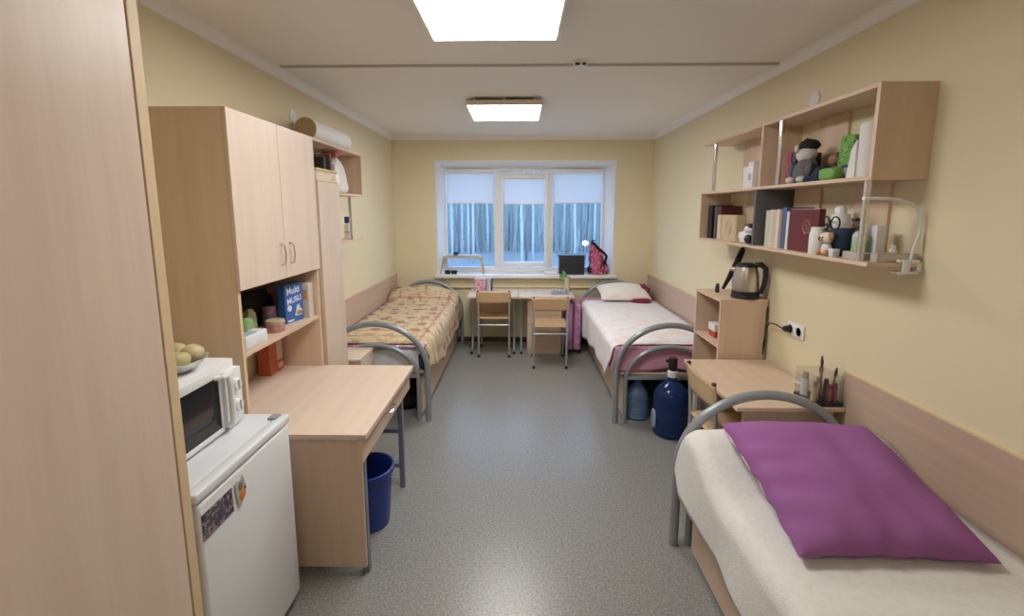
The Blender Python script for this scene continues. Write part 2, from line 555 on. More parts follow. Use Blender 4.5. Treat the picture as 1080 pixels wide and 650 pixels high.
def tree_mesh(name, h, r, mat, seed, twigs=16):
    rnd = random.Random(seed); b = NB()
    pts = [(rnd.uniform(-.12, .12) * i / 3, rnd.uniform(-.12, .12) * i / 3, h * i / 7) for i in range(8)]
    pts[0] = (0, 0, -.2)
    tube(b, pts, r, 7, radii=[r * (1 - .11 * i) for i in range(8)])
    for k in range(twigs):
        t = rnd.uniform(.35, .98); i = min(6, int(t * 7)); base = Vector(pts[i]).lerp(Vector(pts[i + 1]), t * 7 - i)
        a = rnd.uniform(0, 2 * PI); L = rnd.uniform(.7, 1.7) * (1.2 - .6 * t)
        d = Vector((math.cos(a), math.sin(a), rnd.uniform(.5, 1.2)))
        tube(b, [base, base + d * L * .5, base + d * L + Vector((0, 0, .25 * L))], .02, 4, radii=[.035, .022, .008])
    me = bpy.data.meshes.new(name); bmesh.ops.recalc_face_normals(b, faces=b.faces[:]); b.to_mesh(me); b.free(); me.materials.append(mat)
    for p in me.polygons: p.use_smooth = True
    return me
birch_me = [tree_mesh('birch_mesh', 16, .105, birch, i, 20) for i in range(4)]
dark_me = [tree_mesh('bare_mesh', 15, .09, darkbark, 20 + i, 24) for i in range(4)]
rt = random.Random(11)
spots = [(-.103, 34, 'b'), (-.128, 37, 'b'), (-.071, 40, 'b'), (.005, 27, 'b'), (.030, 31, 'b'), (.044, 43, 'b'), (.122, 30, 'b'), (.098, 41, 'b'), (-.15, 32, 'b'), (.165, 39, 'b'), (-.052, 36, 'b'), (.075, 46, 'b')]
for k in range(64):
    spots.append((rt.uniform(-.27, .27), rt.uniform(34, 62), 'b' if k % 3 == 0 else 'd'))
for k, (a, y, kind) in enumerate(spots):
    o = bpy.data.objects.new('birch_tree' if kind == 'b' else 'bare_tree', (birch_me if kind == 'b' else dark_me)[k % 4]); COL.objects.link(o)
    o.location = (a * y, y, -2.2); o.rotation_euler = (0, 0, rt.uniform(0, 6)); s = rt.uniform(.8, 1.15); o.scale = (s, s, s)
    tag(o, 'white-trunked bare birch in the snowy wood outside the window' if kind == 'b' else 'dark-trunked bare tree in the snowy wood outside the window', 'tree',
        'birches outside the window' if kind == 'b' else 'dark bare trees outside the window')
b = NB(); rb = random.Random(3)
for k in range(3600):
    y = rb.uniform(40, 66); x = rb.uniform(-.30, .30) * y; h = rb.uniform(2, 9); z0 = -2.2 + rb.uniform(0, 6) * (rb.random() < .5)
    lean = rb.uniform(-.07, .07) * h
    p0, p1 = Vector((x, y, z0)), Vector((x + lean, y, z0 + h)); w = rb.uniform(.02, .055)
    m_ = (p0 + p1) / 2 + Vector((rb.uniform(-.3, .3), 0, 0))
    A = [b.verts.new(p + Vector((dx, dy, 0))) for p in (p0, m_) for dx, dy in ((-w, 0), (w * .5, -w), (w * .5, w))]
    T = b.verts.new(p1)
    for i in range(3):
        j = (i + 1) % 3
        b.faces.new((A[i], A[j], A[3 + j], A[3 + i])); b.faces.new((A[3 + i], A[3 + j], T))
o = obj('tree_undergrowth', b, frost, smooth=0); o['kind'] = 'stuff'; tag(o, 'frosted thin saplings filling the wood behind the birches', 'undergrowth')
t = thing('street_lamp', 'small glowing street lamp among the trees outside the window', 'street lamp', (3.35, 23, -2.2))
obj('lamp_pole', tube(NB(), [(3.35, 23, -2.2), (3.35, 23, -.1)], .05, 8), darkbark, t)
obj('lamp_head', ball(NB(), (3.35, 23, .0), (.15, .15, .12)), mk_emit('street_lamp_glow', (1, .95, .85), 12), t)

# ------------------------------------------------------------------ lamps and ceiling things
def ceiling_lamp(x0, x1, y0, y1, lab, lm=None):
    zb = 2.465
    t = thing('ceiling_lamp', lab, 'ceiling lamp', ((x0 + x1) / 2, (y0 + y1) / 2, zb), group='square ceiling lamps')
    b = NB(); w = .012
    for a in ((x0, x1, y0, y0 + w), (x0, x1, y1 - w, y1), (x0, x0 + w, y0 + w, y1 - w), (x1 - w, x1, y0 + w, y1 - w)):
        box(b, *a, zb, zb + .04)
    box(b, x0 + w, x1 - w, y0 + w, y1 - w, zb + .03, zb + .04)
    for xx in (x0 + .06, (x0 + x1) / 2, x1 - .06):
        for yy in (y0 + .06, y1 - .06):
            box(b, xx - .012, xx + .012, yy - .012, yy + .012, zb + .04, H)
    obj('lamp_frame', b, M('lamp_frame', (.72, .66, .58), .4), t, smooth=0)
    obj('diffuser', bx(x0 + w, x1 - w, y0 + w, y1 - w, zb - .002, zb + .006), lm or lamp_m, t, smooth=0)
ceiling_lamp(-.425, .182, 1.70, 2.32, 'big bright square ceiling lamp nearer the wardrobe, in front of the cable duct')
fill_lamp_m = mk_emit('fill_lamp_diffuser', (1.0, .95, .88), 7.5)  # added unseen fill lamp behind the camera, brightens cabinet sides that face it
ceiling_lamp(-.425, .178, -.66, -.06, 'added square fill lamp on the ceiling behind the camera, out of view', fill_lamp_m)
ceiling_lamp(-.425, .178, 3.672, 4.292, 'smaller-looking square ceiling lamp between the cable duct and the window')

b = NB(); dn = 40
box(b, XL + .07, XR - .04, 2.887, 2.905, H - .012, H)
single('cable_duct', b, M('duct_plastic', (.50, .47, .42), .6), 'thin grey cable duct running across the ceiling between the lamps', 'cable duct', (0, 2.9, H - .012))
t = thing('smoke_detector', 'small smoke sensor with dark slots beside the ceiling cable duct', 'sensor', (.36, 2.84, 2.50))
obj('sensor_body', lathe(NB(), [(.035, 2.5), (.045, 2.512), (.045, 2.53)], (.36, 2.84, 0)), white_pl, t)
obj('sensor_slot', bx(.325, .352, 2.797, 2.81, 2.497, 2.509, bev=.002), black, t)
obj('sensor_slot', bx(.368, .388, 2.797, 2.81, 2.497, 2.509, bev=.002), black, t)
for (x, y, z, sx, lab) in ((XR, 2.576, 2.245, -1, 'round white junction cover on the wall above the shelf with toys'),
                           (XL, 3.141, 2.284, 1, 'round white junction cover on the wall above the paper roll')):
    b = NB(); lathe(b, [(.042, 0), (.042, .008 * sx), (.032, .014 * sx)], (x, y, z), 24, 'x')
    single('junction_cover', b, white_pl, lab, 'wall cover', (x, y, z), 'round junction covers')

# ------------------------------------------------------------------ left: wardrobe
t = thing('wardrobe', 'tall pale wood wardrobe standing at the very left beside the fridge', 'wardrobe', (-1.24, .73, 0))
b = NB()
box(b, -1.535, -.95, .28, 1.128, .0, .06); box(b, -1.535, -.955, .28, 1.128, .06, .08); box(b, -1.535, -.955, .28, 1.128, 2.29, 2.31)
box(b, -1.535, -1.52, .28, 1.128, .06, 2.3); box(b, -1.52, -.955, .28, .30, .06, 2.3)
obj('body', b, wood_z, t, smooth=0)
obj('side_panel', bx(-1.535, -.932, 1.130, 1.162, 0, 2.31, bev=.0015), edge_w, t, smooth=0)
for y0, y1, hy in ((.28, 1.126, .33),):
    dd = obj('door', bx(-.953, -.934, y0, y1, .065, 2.305, bev=.0015), pale_z, t, smooth=0)
    obj('handle', tube(NB(), [(-.934, hy, 1.0), (-.91, hy, 1.02), (-.905, hy, 1.08), (-.91, hy, 1.14), (-.934, hy, 1.16)], .005, 8), chrome, dd)

# fridge
t = thing('fridge', 'small white under-counter fridge with two magnets on its door', 'fridge', (-1.2, 1.44, 0))
obj('cabinet', bx(-1.47, -.985, 1.178, 1.698, .03, .80, bev=.006), white_en, t)
obj('fridge_door', bx(-.983, -.928, 1.178, 1.698, .05, .802, bev=.012, seg=3), white_en, t)
b = NB(); box(b, -1.48, -.968, 1.172, 1.704, .80, .838, bev=.008)
box(b, -.967, -.926, 1.172, 1.704, .806, .84, bev=.008, seg=3)
obj('worktop', b, M('fridge_top', (.70, .73, .78), .25, 0, .015), t)
obj('hinge_cap', bx(-.985, -.95, 1.645, 1.69, .838, .846, bev=.003), M('grey_plastic', (.28, .29, .31), .5), t)
for x, y in ((-1.44, 1.21), (-1.44, 1.66), (-1.0, 1.21), (-1.0, 1.66)):
    obj('foot', lathe(NB(), [(.018, 0), (.018, .035)], (x, y, 0), 12), black, t)
def mk_photo(name, sc, cols):
    m, nt, out = _new(name)
    f = _noise(nt, _coord(nt), sc, 2, .6)
    c = _ramp(nt, f, cols)
    _bsdf(nt, out, c, .25)
    return m
strip_m = mk_photo('photo_magnet', 60, [(.34, (.02, .025, .05)), (.46, (.10, .07, .08)), (.54, (.04, .05, .12)), (.60, (.42, .30, .30)), (.68, (.10, .05, .05))])
single('fridge_magnet', bx(-.928, -.925, 1.186, 1.325, .683, .765, bev=.0008), strip_m, 'dark rectangular photo magnet on the fridge door', 'magnet', (-.928, 1.25, .683), 'fridge magnets', smooth=0)
t = thing('fridge_magnet', 'small figure magnet with grey-green top and orange bottom on the fridge door', 'magnet', (-.928, 1.363, .68), group='fridge magnets')
b = NB(); prism(b, [(1.338, .765), (1.35, .772), (1.362, .76), (1.378, .775), (1.384, .758), (1.392, .73), (1.384, .705), (1.36, .675), (1.345, .69), (1.340, .73)], 'x', -.928, -.923)
obj('magnet_back', b, M('magnet_grey', (.40, .42, .36), .5, 0, .4, 80), t)
obj('orange_figure', ball(NB(), (-.924, 1.37, .712), (.005, .018, .02)), M('magnet_orange', (.65, .22, .05), .4, 0, .5, 120), t)
obj('green_figure', ball(NB(), (-.924, 1.364, .745), (.004, .013, .016)), M('magnet_green', (.20, .20, .13), .5, 0, .3, 120), t)
obj('purple_spot', ball(NB(), (-.9235, 1.385, .728), (.004, .006, .007)), M('magnet_purple', (.25, .06, .25), .4), t)

# microwave
t = thing('microwave', 'white microwave oven with dark window standing on the fridge', 'microwave', (-1.23, 1.42, .838))
MZ0, MZ1, MX = .848, 1.092, -1.075
obj('casing', bx(-1.41, MX - .022, 1.19, 1.645, MZ0, MZ1, bev=.006), white_pl, t)
b = NB()
box(b, MX - .022, MX, 1.19, 1.535, MZ1 - .034, MZ1, bev=.004); box(b, MX - .022, MX, 1.19, 1.535, MZ0, MZ0 + .020, bev=.004)
box(b, MX - .022, MX, 1.19, 1.21, MZ0 + .02, MZ1 - .034); box(b, MX - .022, MX, 1.522, 1.535, MZ0 + .02, MZ1 - .034)
dr = obj('door', b, white_pl, t)
obj('door_window', bx(MX - .018, MX - .003, 1.21, 1.522, MZ0 + .02, MZ1 - .034), M('smoked_glass', (.012, .012, .014), .08, 0, .1, 5), dr, smooth=0)
b = NB()
tube(b, [(MX, 1.548, MZ1 - .032), (MX + .022, 1.545, MZ1 - .036), (MX + .026, 1.545, MZ1 - .06), (MX + .026, 1.545, MZ0 + .05), (MX + .022, 1.545, MZ0 + .026), (MX, 1.548, MZ0 + .022)], .011, 10, flat=.9)
obj('handle', b, white_pl, t)
obj('handle_hook', tube(NB(), [(MX, 1.50, MZ1 - .03), (MX + .02, 1.515, MZ1 - .03), (MX + .022, 1.56, MZ1 - .03)], .009, 8), white_pl, t)
obj('control_panel', bx(MX - .022, MX + .004, 1.552, 1.645, MZ0, MZ1 - .03, bev=.005), white_pl, t)
kg = M('knob_grey', (.42, .44, .47), .4)
for z in (MZ0 + .155, MZ0 + .075):
    b = NB(); lathe(b, [(.024, .004), (.024, .012), (.019, .022)], (MX, 1.600, z), 20, 'x')
    k = obj('knob', b, white_pl, t)
    obj('knob_mark', bx(MX + .022, MX + .025, 1.596, 1.604, z - .018, z + .018), kg, k, smooth=0)
for x in (-1.38, -1.11):
    for y in (1.22, 1.61):
        obj('foot', lathe(NB(), [(.012, .8405), (.012, MZ0)], (x, y, 0), 10), black, t)

# fruit bowl on the microwave
bc = (-1.205, 1.49, MZ1)
t = thing('bowl', 'shallow crinkled foil bowl of fruit on top of the microwave', 'bowl', bc)
b = NB()
def bowl_f(u, v):
    a = 2 * PI * u; h = v; r = .045 + .058 * h ** .7
    r *= 1 + .035 * h * math.sin(a * 9)
    return (bc[0] + r * math.cos(a), bc[1] + r * math.sin(a), bc[2] + .002 + .043 * h)
grid(b, 64, 8, bowl_f)
g = NB()
b.faces.new([b.verts.new((bc[0] + .0455 * math.cos(2 * PI * k / 24), bc[1] + .0455 * math.sin(2 * PI * k / 24), bc[2] + .002)) for k in range(24)])
obj('bowl_shell', b, foil, t, solid=.0015, off=0)
pear = M('fruit_green_yellow', (.47, .42, .20), .45, 0, .18, 30)
pear2 = M('fruit_pale', (.55, .48, .27), .45, 0, .18, 30)
brown = M('fruit_brown', (.20, .09, .05), .5, 0, .25, 30)
for k, (dx, dy, dz, r, mm, lab) in enumerate(((.045, -.035, .050, .036, pear, 'greenish-yellow fruit at the front of the foil bowl'), (.035, .045, .052, .036, pear2, 'pale yellow fruit at the window end of the foil bowl'),
                                         (-.03, .055, .056, .034, pear, 'greenish fruit at the back of the foil bowl'), (-.03, -.01, .072, .035, brown, 'round brown fruit heaped in the foil bowl'), (.0, -.068, .058, .03, brown, 'small dark brown fruit at the wardrobe side of the foil bowl'))):
    p = (bc[0] + dx, bc[1] + dy, bc[2] + dz)
    b = NB(); ball(b, p, (r, r * 1.12, r * .9), lump=.08, seed=k)
    tt = single('fruit', b, mm, lab, 'fruit', (p[0], p[1], p[2] - r * .9), 'fruit in the foil bowl')

# ------------------------------------------------------------------ left desk with hutch
DZ = .70
t = thing('desk', 'pale wood desk with drawer carrying the tall cupboard and shelf of groceries', 'desk', (-1.1, 2.23, 0))
obj('desktop', bx(-1.535, -.655, 1.795, 2.67, DZ - .024, DZ, bev=.002), pale_y, t, smooth=0)
obj('end_panel', bx(-1.50, -.69, 1.825, 1.843, .045, DZ - .024), wood_z, t, smooth=0)
dr = obj('drawer', bx(-.694, -.676, 1.80, 2.645, .562, .672, bev=.0015), wood_y, t, smooth=0)
obj('drawer_handle', tube(NB(), [(-.676, 2.15, .628), (-.655, 2.16, .628), (-.650, 2.21, .628), (-.655, 2.26, .628), (-.676, 2.27, .628)], .006, 8), chrome, dr)
obj('drawer_box', bx(-1.35, -.694, 1.86, 2.62, .575, .665), wood_y, t, smooth=0)
def sqbar(b, p, q, w=.014):
    x0, x1 = sorted((p[0], q[0])); y0, y1 = sorted((p[1], q[1])); z0, z1 = sorted((p[2], q[2]))
    box(b, x0 - w, x1 + w, y0 - w, y1 + w, z0, z1) if z1 - z0 > .02 and x1 - x0 < .02 else box(b, x0, x1, y0 - w, y1 + w, z0 - w, z1 + w)
b = NB(); sqbar(b, (-.700, 1.858, 0), (-.700, 1.858, .56)); obj('leg', b, blue_tube, t)
b = NB(); sqbar(b, (-1.46, 1.858, 0), (-1.46, 1.858, .56)); obj('leg', b, blue_tube, t)
b = NB(); sqbar(b, (-.700, 2.50, 0), (-.700, 2.50, .56)); obj('leg', b, blue_tube, t)
b = NB(); sqbar(b, (-1.46, 2.50, 0), (-1.46, 2.50, .56)); obj('leg', b, blue_tube, t)
b = NB(); sqbar(b, (-1.45, 2.50, .14), (-.71, 2.50, .14), .012); obj('crossbar', b, blue_tube, t)
b = NB(); sqbar(b, (-1.45, 2.50, .36), (-.71, 2.50, .36), .012); obj('crossbar', b, blue_tube, t)
obj('back_panel', bx(-1.50, -1.485, 1.85, 2.63, .12, DZ - .03), wood_y, t, smooth=0)

HX, HY0, HY1, HT = -1.20, 1.89, 2.672, 2.07
t = thing('cupboard', 'two-door pale wood cupboard with open grocery shelf standing on the desk beside the fridge', 'cupboard', (-1.37, 2.28, DZ))
obj('side_panel', bx(XL + .006, HX - .018, HY0, HY0 + .018, DZ, HT), wood_z, t, smooth=0)
obj('side_panel', bx(XL + .006, HX - .018, HY1 - .018, HY1, DZ, HT), wood_z, t, smooth=0)
obj('edge_strip', bx(HX - .018, HX - .014, HY0 - .0005, HY0 + .0185, DZ, 1.305), edge_w, t, smooth=0)
obj('edge_strip', bx(HX - .018, HX - .014, HY1 - .0185, HY1 + .0005, DZ, 1.305), edge_w, t, smooth=0)
obj('top_panel', bx(XL + .006, HX - .018, HY0 + .018, HY1 - .018, HT - .018, HT), wood_y, t, smooth=0)
obj('back_panel', bx(XL + .006, XL + .012, HY0 + .018, HY1 - .018, 1.0, HT - .018), M('dark_hardboard', (.30, .20, .13), .7), t, smooth=0)
obj('bottom_panel', bx(XL + .012, HX - .018, HY0 + .018, HY1 - .018, 1.305, 1.323), wood_y, t, smooth=0)
obj('shelf', bx(XL + .012, HX - .02, HY0 + .018, HY1 - .018, 1.000, 1.018), wood_y, t, smooth=0)
ym = (HY0 + HY1) / 2
for y0, y1, hy in ((HY0, ym - .0015, ym - .045), (ym + .0015, HY1, ym + .045)):
    dd = obj('door', bx(HX - .017, HX, y0, y1, 1.305, HT, bev=.0015), pale_z, t, smooth=0)
    obj('handle', tube(NB(), [(HX, hy, 1.375), (HX + .02, hy, 1.385), (HX + .026, hy, 1.43), (HX + .02, hy, 1.475), (HX, hy, 1.485)], .005, 8), chrome, dd)

# groceries in the hutch
SZ = 1.018
single('bag', blob(NB(), -1.505, -1.425, 2.24, 2.56, SZ, 1.205, .18, 3), black_cloth, 'lumpy black bag at the back of the grocery shelf', 'bag', (-1.465, 2.40, SZ))
t = thing('jar', 'dark jar with a purplish lid behind the pink tin on the shelf', 'jar', (-1.37, 2.385, SZ))
obj('jar_body', lathe(NB(), [(.034, SZ), (.037, SZ + .01), (.037, SZ + .08), (.030, SZ + .09)], (-1.37, 2.385, 0)), M('jar_brown', (.09, .055, .06), .3), t)
obj('lid', lathe(NB(), [(.034, SZ + .088), (.034, SZ + .108), (.030, SZ + .111)], (-1.37, 2.385, 0)), M('lid_purple', (.16, .08, .12), .4), t)
t = thing('pouch', 'small pouch with bright green patches beside the white packet', 'pouch', (-1.33, 2.05, SZ))
obj('pouch_body', blob(NB(), -1.345, -1.295, 2.05, 2.15, SZ, SZ + .115, .15, 5, .5, taper=.25), mk_print('green_pouch', (.30, .28, .20), (.12, .42, .08), 30, .9, .48, .54), t)
t = thing('pouch', 'brownish-green pouch standing behind the white packet and the pink tin', 'pouch', (-1.37, 2.17, SZ))
obj('pouch_body', blob(NB(), -1.40, -1.35, 2.17, 2.26, SZ, SZ + .13, .2, 8, .5, taper=.25), mk_print('brown_pouch', (.22, .17, .12), (.25, .35, .10), 34, .7, .5, .56), t)
t = thing('packet', 'white paper packet with pale blue print at the fridge end of the shelf', 'packet', (-1.27, 2.03, SZ))
obj('packet_body', bx(-1.305, -1.232, 1.945, 2.125, SZ, SZ + .062, bev=.008), M('packet_white', (.72, .74, .78), .5), t)
obj('packet_print', bx(-1.29, -1.245, 1.96, 2.06, SZ + .062, SZ + .0635), M('packet_blue', (.36, .47, .62), .5, 0, .3, 60), t, smooth=0)
t = thing('tin', 'low pinkish-cream tin with lid beside the blue cereal box', 'tin', (-1.285, 2.29, SZ))
obj('tin_body', lathe(NB(), [(.044, SZ), (.045, SZ + .003), (.045, SZ + .045), (.044, SZ + .046)], (-1.285, 2.29, 0)), mk_print('tin_pink', (.50, .33, .24), (.45, .12, .26), 50, .7, .5, .55), t)
obj('lid', lathe(NB(), [(.0465, SZ + .046), (.0465, SZ + .06), (.043, SZ + .063)], (-1.285, 2.29, 0)), M('tin_lid', (.50, .38, .26), .4), t)
# blue cereal box, turned slightly
ang = math.atan2(-1.255 + 1.29, 2.57 - 2.395)
t = thing('cereal_box', 'blue cereal box with white lettering standing on the grocery shelf', 'box', (-1.285, 2.50, SZ), -ang)
obj('carton', bx(-.05, 0, -.072, .072, 0, .222, bev=.0015), M('carton_blue', (.045, .14, .42), .4, 0, .06), t, world=False, smooth=0)
wl = M('letter_white', (.68, .78, .92), .5)
RM = Matrix(((0, 0, 1, .0005), (1, 0, 0, 0), (0, 1, 0, 0), (0, 0, 0, 1)))
for s, sz, y, z, rot in (('Multi', .052, -.005, .182, .06), ('MUSLI', .045, .002, .128, .12)):
    mt = Matrix.Translation((.0, y, z)) @ RM @ Matrix.Rotation(rot, 4, 'Z')
    text_mesh(s, sz, wl, t, mt, 'lettering')
obj('badge', lathe(NB(), [(.017, 0), (.017, .0012)], (0, -.040, .085), 20, 'x'), wl, t, world=False)
b = NB(); prism(b, [(.0, .035), (.055, .03), (.064, .06), (.045, .075), (.038, .10), (.02, .09), (.012, .06)], 'x', 0, .0012)
obj('milk_splash', b, M('splash_white', (.66, .72, .82), .5), t, world=False)
obj('nut_picture', ball(NB(), (.0008, .036, .048), (.0015, .026, .014)), M('nut_brown', (.45, .26, .14), .5, 0, .3, 90), t, world=False)
obj('small_print', bx(.0002, .001, -.06, -.01, .008, .018), wl, t, world=False, smooth=0)
t = thing('carton', 'white and beige food carton between the blue box and the cupboard side', 'carton', (-1.34, 2.615, SZ))
obj('carton_body', bx(-1.345, -1.240, 2.586, 2.645, SZ, SZ + .205, bev=.002), M('carton_cream', (.62, .55, .50), .5, 0, .08, 40), t, smooth=0)
obj('carton_picture', bx(-1.335, -1.250, 2.5845, 2.586, SZ + .11, SZ + .17), M('carton_orange', (.50, .30, .14), .5, 0, .3, 60), t, smooth=0)
t = thing('carton', 'red carton with a cream stripe standing on the desk under the grocery shelf', 'carton', (-1.46, 2.55, DZ))
b = bx(-1.505, -1.435, 2.47, 2.62, DZ, DZ + .20, bev=.002)
obj('carton_body', b, M('carton_red', (.44, .10, .045), .4, 0, .15, 30), t, smooth=0)
obj('stripe', bx(-1.436, -1.433, 2.545, 2.605, DZ + .07, DZ + .195), M('stripe_cream', (.58, .46, .34), .5, 0, .1, 40), t, smooth=0)
obj('side_label', bx(-1.436, -1.433, 2.555, 2.605, DZ + .02, DZ + .05), M('stripe_peach', (.62, .36, .25), .5), t, smooth=0)

# waste bin
t = thing('waste_bin', 'round dark blue waste bin under the desk beside the fridge', 'bin', (-.80, 2.19, 0))
binm = M('bin_blue', (.015, .045, .28), .35, 0, .04)
b = NB()
lathe(b, [(.105, .004), (.13, .30), (.136, .305), (.136, .315), (.128, .315), (.122, .30), (.10, .012)], (-.80, 2.19, 0), 40, cap=True)
obj('bin_body', b, binm, t)
obj('rim', lathe(NB(), [(.131, .290), (.139, .293), (.139, .318), (.131, .320)], (-.80, 2.19, 0), 40, cap=False), binm, t)

# tall narrow cabinet + box on it
t = thing('narrow_cabinet', 'tall narrow pale wood cabinet between the cupboard and the left bed', 'cabinet', (-1.37, 2.86, 0))
b = NB(); box(b, XL + .006, -1.218, 2.705, 2.723, 0, 1.825); box(b, XL + .006, -1.218, 3.007, 3.025, 0, 1.825)
box(b, XL + .006, -1.218, 2.723, 3.007, 1.807, 1.825); box(b, XL + .006, -1.218, 2.723, 3.007, .0, .07); box(b, XL + .006, XL + .012, 2.723, 3.007, .07, 1.807)
obj('body', b, wood_z, t, smooth=0)
dd = obj('door', bx(-1.217, -1.2, 2.707, 3.023, .075, 1.823, bev=.0015), pale_z, t, smooth=0)
obj('handle', tube(NB(), [(-1.2, 2.74, .50), (-1.18, 2.74, .51), (-1.175, 2.74, .55), (-1.18, 2.74, .59), (-1.2, 2.74, .60)], .005, 8), chrome, dd)
t = thing('keepsake_box', 'low cream box with yellowish rim on top of the narrow cabinet', 'box', (-1.32, 2.86, 1.825))
obj('box_body', bx(-1.44, -1.21, 2.715, 3.015, 1.825, 1.895, bev=.003), M('box_cream', (.66, .58, .45), .6), t, smooth=0)
ym_ = M('box_yellow', (.62, .48, .24), .6)
b = NB(); box(b, -1.445, -1.203, 2.71, 3.02, 1.888, 1.903, bev=.002); box(b, -1.445, -1.205, 2.71, 3.02, 1.825, 1.832); obj('rim', b, ym_, t, smooth=0)
b = NB(); prism(b, [(2.93, 1.838), (2.985, 1.838), (2.972, 1.86), (2.978, 1.880), (2.958, 1.872)], 'x', -1.212, -1.2085); obj('ornament', b, ym_, t, smooth=0)

# left wall shelf
t = thing('wall_shelf', 'pale wood shelf on the left wall above the patterned bed', 'wall shelf', (XL, 3.45, 1.40))
X2 = -1.32
obj('top_board', bx(XL, X2, 2.69, 3.83, 2.095, 2.111), wood_y, t, smooth=0)
obj('bottom_board', bx(XL, X2, 3.045, 3.83, 1.762, 1.778), wood_y, t, smooth=0)
obj('end_panel', bx(XL, X2, 3.814, 3.83, 1.778, 2.095), wood_z, t, smooth=0)
obj('end_panel', bx(XL, X2, 2.69, 2.702, 1.94, 2.095), wood_z, t, smooth=0)
obj('lower_board', bx(XL, X2, 3.045, 3.785, 1.402, 1.418), wood_y, t, smooth=0)
obj('pole', tube(NB(), [(X2 - .02, 3.575, 1.418), (X2 - .02, 3.575, 1.762)], .011, 12), chrome, t)
obj('pole', tube(NB(), [(X2 - .02, 3.10, 1.418), (X2 - .02, 3.10, 1.762)], .011, 12), chrome, t)
obj('back_strip', bx(XL, XL + .014, 3.30, 3.42, 1.418, 1.762), wood_z, t, smooth=0)
# items there
t = thing('bottle', 'slim white bottle with blue cap beside the pole of the left wall shelf', 'bottle', (-1.40, 3.665, 1.418))
obj('bottle_body', lathe(NB(), [(.026, 1.418), (.028, 1.423), (.028, 1.53), (.02, 1.55)], (-1.40, 3.665, 0)), white_pl, t)
obj('cap', lathe(NB(), [(.024, 1.55), (.024, 1.595), (.018, 1.60)], (-1.40, 3.665, 0)), M('cap_blue', (.01, .05, .28), .35), t)
obj('label_band', lathe(NB(), [(.0285, 1.47), (.0285, 1.482)], (-1.40, 3.665, 0), cap=False), kg, t)
t = thing('roll', 'rolled white paper with brown end lying on top of the left wall shelf', 'paper roll', (-1.41, 3.36, 2.111))
obj('roll_paper', lathe(NB(), [(.070, 3.05), (.0725, 3.055), (.0725, 3.665), (.068, 3.672)], (-1.41, 0, 2.184), 32, 'y'), M('roll_white', (.74, .74, .74), .6), t)
obj('roll_end', lathe(NB(), [(.071, 3.04), (.0715, 3.052)], (-1.41, 0, 2.184), 32, 'y'), M('roll_kraft', (.36, .24, .12), .7), t)
t = thing('book', 'black upright book in the left wall shelf above the cream box', 'book', (-1.40, 3.20, 1.778))
obj('cover', bx(-1.47, -1.355, 3.165, 3.205, 1.778, 2.02, bev=.002), black, t, smooth=0)
obj('pages', bx(-1.465, -1.360, 3.170, 3.200, 2.018, 2.0215), white_pl, t, smooth=0)
t = thing('book', 'thin dark upright book beside the white bag in the left wall shelf', 'book', (-1.40, 3.285, 1.778))
obj('cover', bx(-1.47, -1.355, 3.275, 3.298, 1.778, 2.045, bev=.002), M('cover_plum', (.10, .05, .06), .5), t, smooth=0)
obj('pages', bx(-1.465, -1.360, 3.279, 3.294, 2.043, 2.0465), white_pl, t, smooth=0)
single('plastic_bag', blob(NB(), -1.48, -1.355, 3.38, 3.70, 1.778, 2.04, .22, 12, .6, taper=.55), M('bag_white', (.70, .68, .66), .4, 0, .08, 10, .3), 'slumped white plastic bag inside the left wall shelf', 'bag', (-1.42, 3.53, 1.778))
single('pouch', blob(NB(), -1.49, -1.36, 3.41, 3.50, 2.043, 2.085, .2, 2), M('pouch_red', (.40, .06, .04), .5), 'small red pouch on top of the white bag in the left wall shelf', 'pouch', (-1.42, 3.455, 2.043))

# nightstand
t = thing('nightstand', 'low pale wood nightstand between the narrow cabinet and the left bed', 'nightstand', (-1.33, 3.19, 0))
b = NB(); box(b, XL + .006, -1.14, 3.05, 3.066, 0, .59); box(b, XL + .006, -1.14, 3.304, 3.32, 0, .59); box(b, XL + .006, -1.14, 3.066, 3.304, 0, .05); box(b, XL + .006, XL + .012, 3.066, 3.304, .05, .59)
obj('body', b, wood_z, t, smooth=0)
obj('top_panel', bx(XL + .006, -1.12, 3.04, 3.328, .59, .608, bev=.002), pale_y, t, smooth=0)
for z0, z1 in ((.055, .315), (.32, .585)):
    dd = obj('drawer', bx(-1.139, -1.122, 3.052, 3.318, z0, z1, bev=.0015), pale_y, t, smooth=0)
    obj('knob', lathe(NB(), [(.008, -1.122), (.006, -1.110), (.012, -1.104), (.009, -1.098)], (0, 3.185, (z0 + z1) / 2), 14, 'x'), chrome, dd)

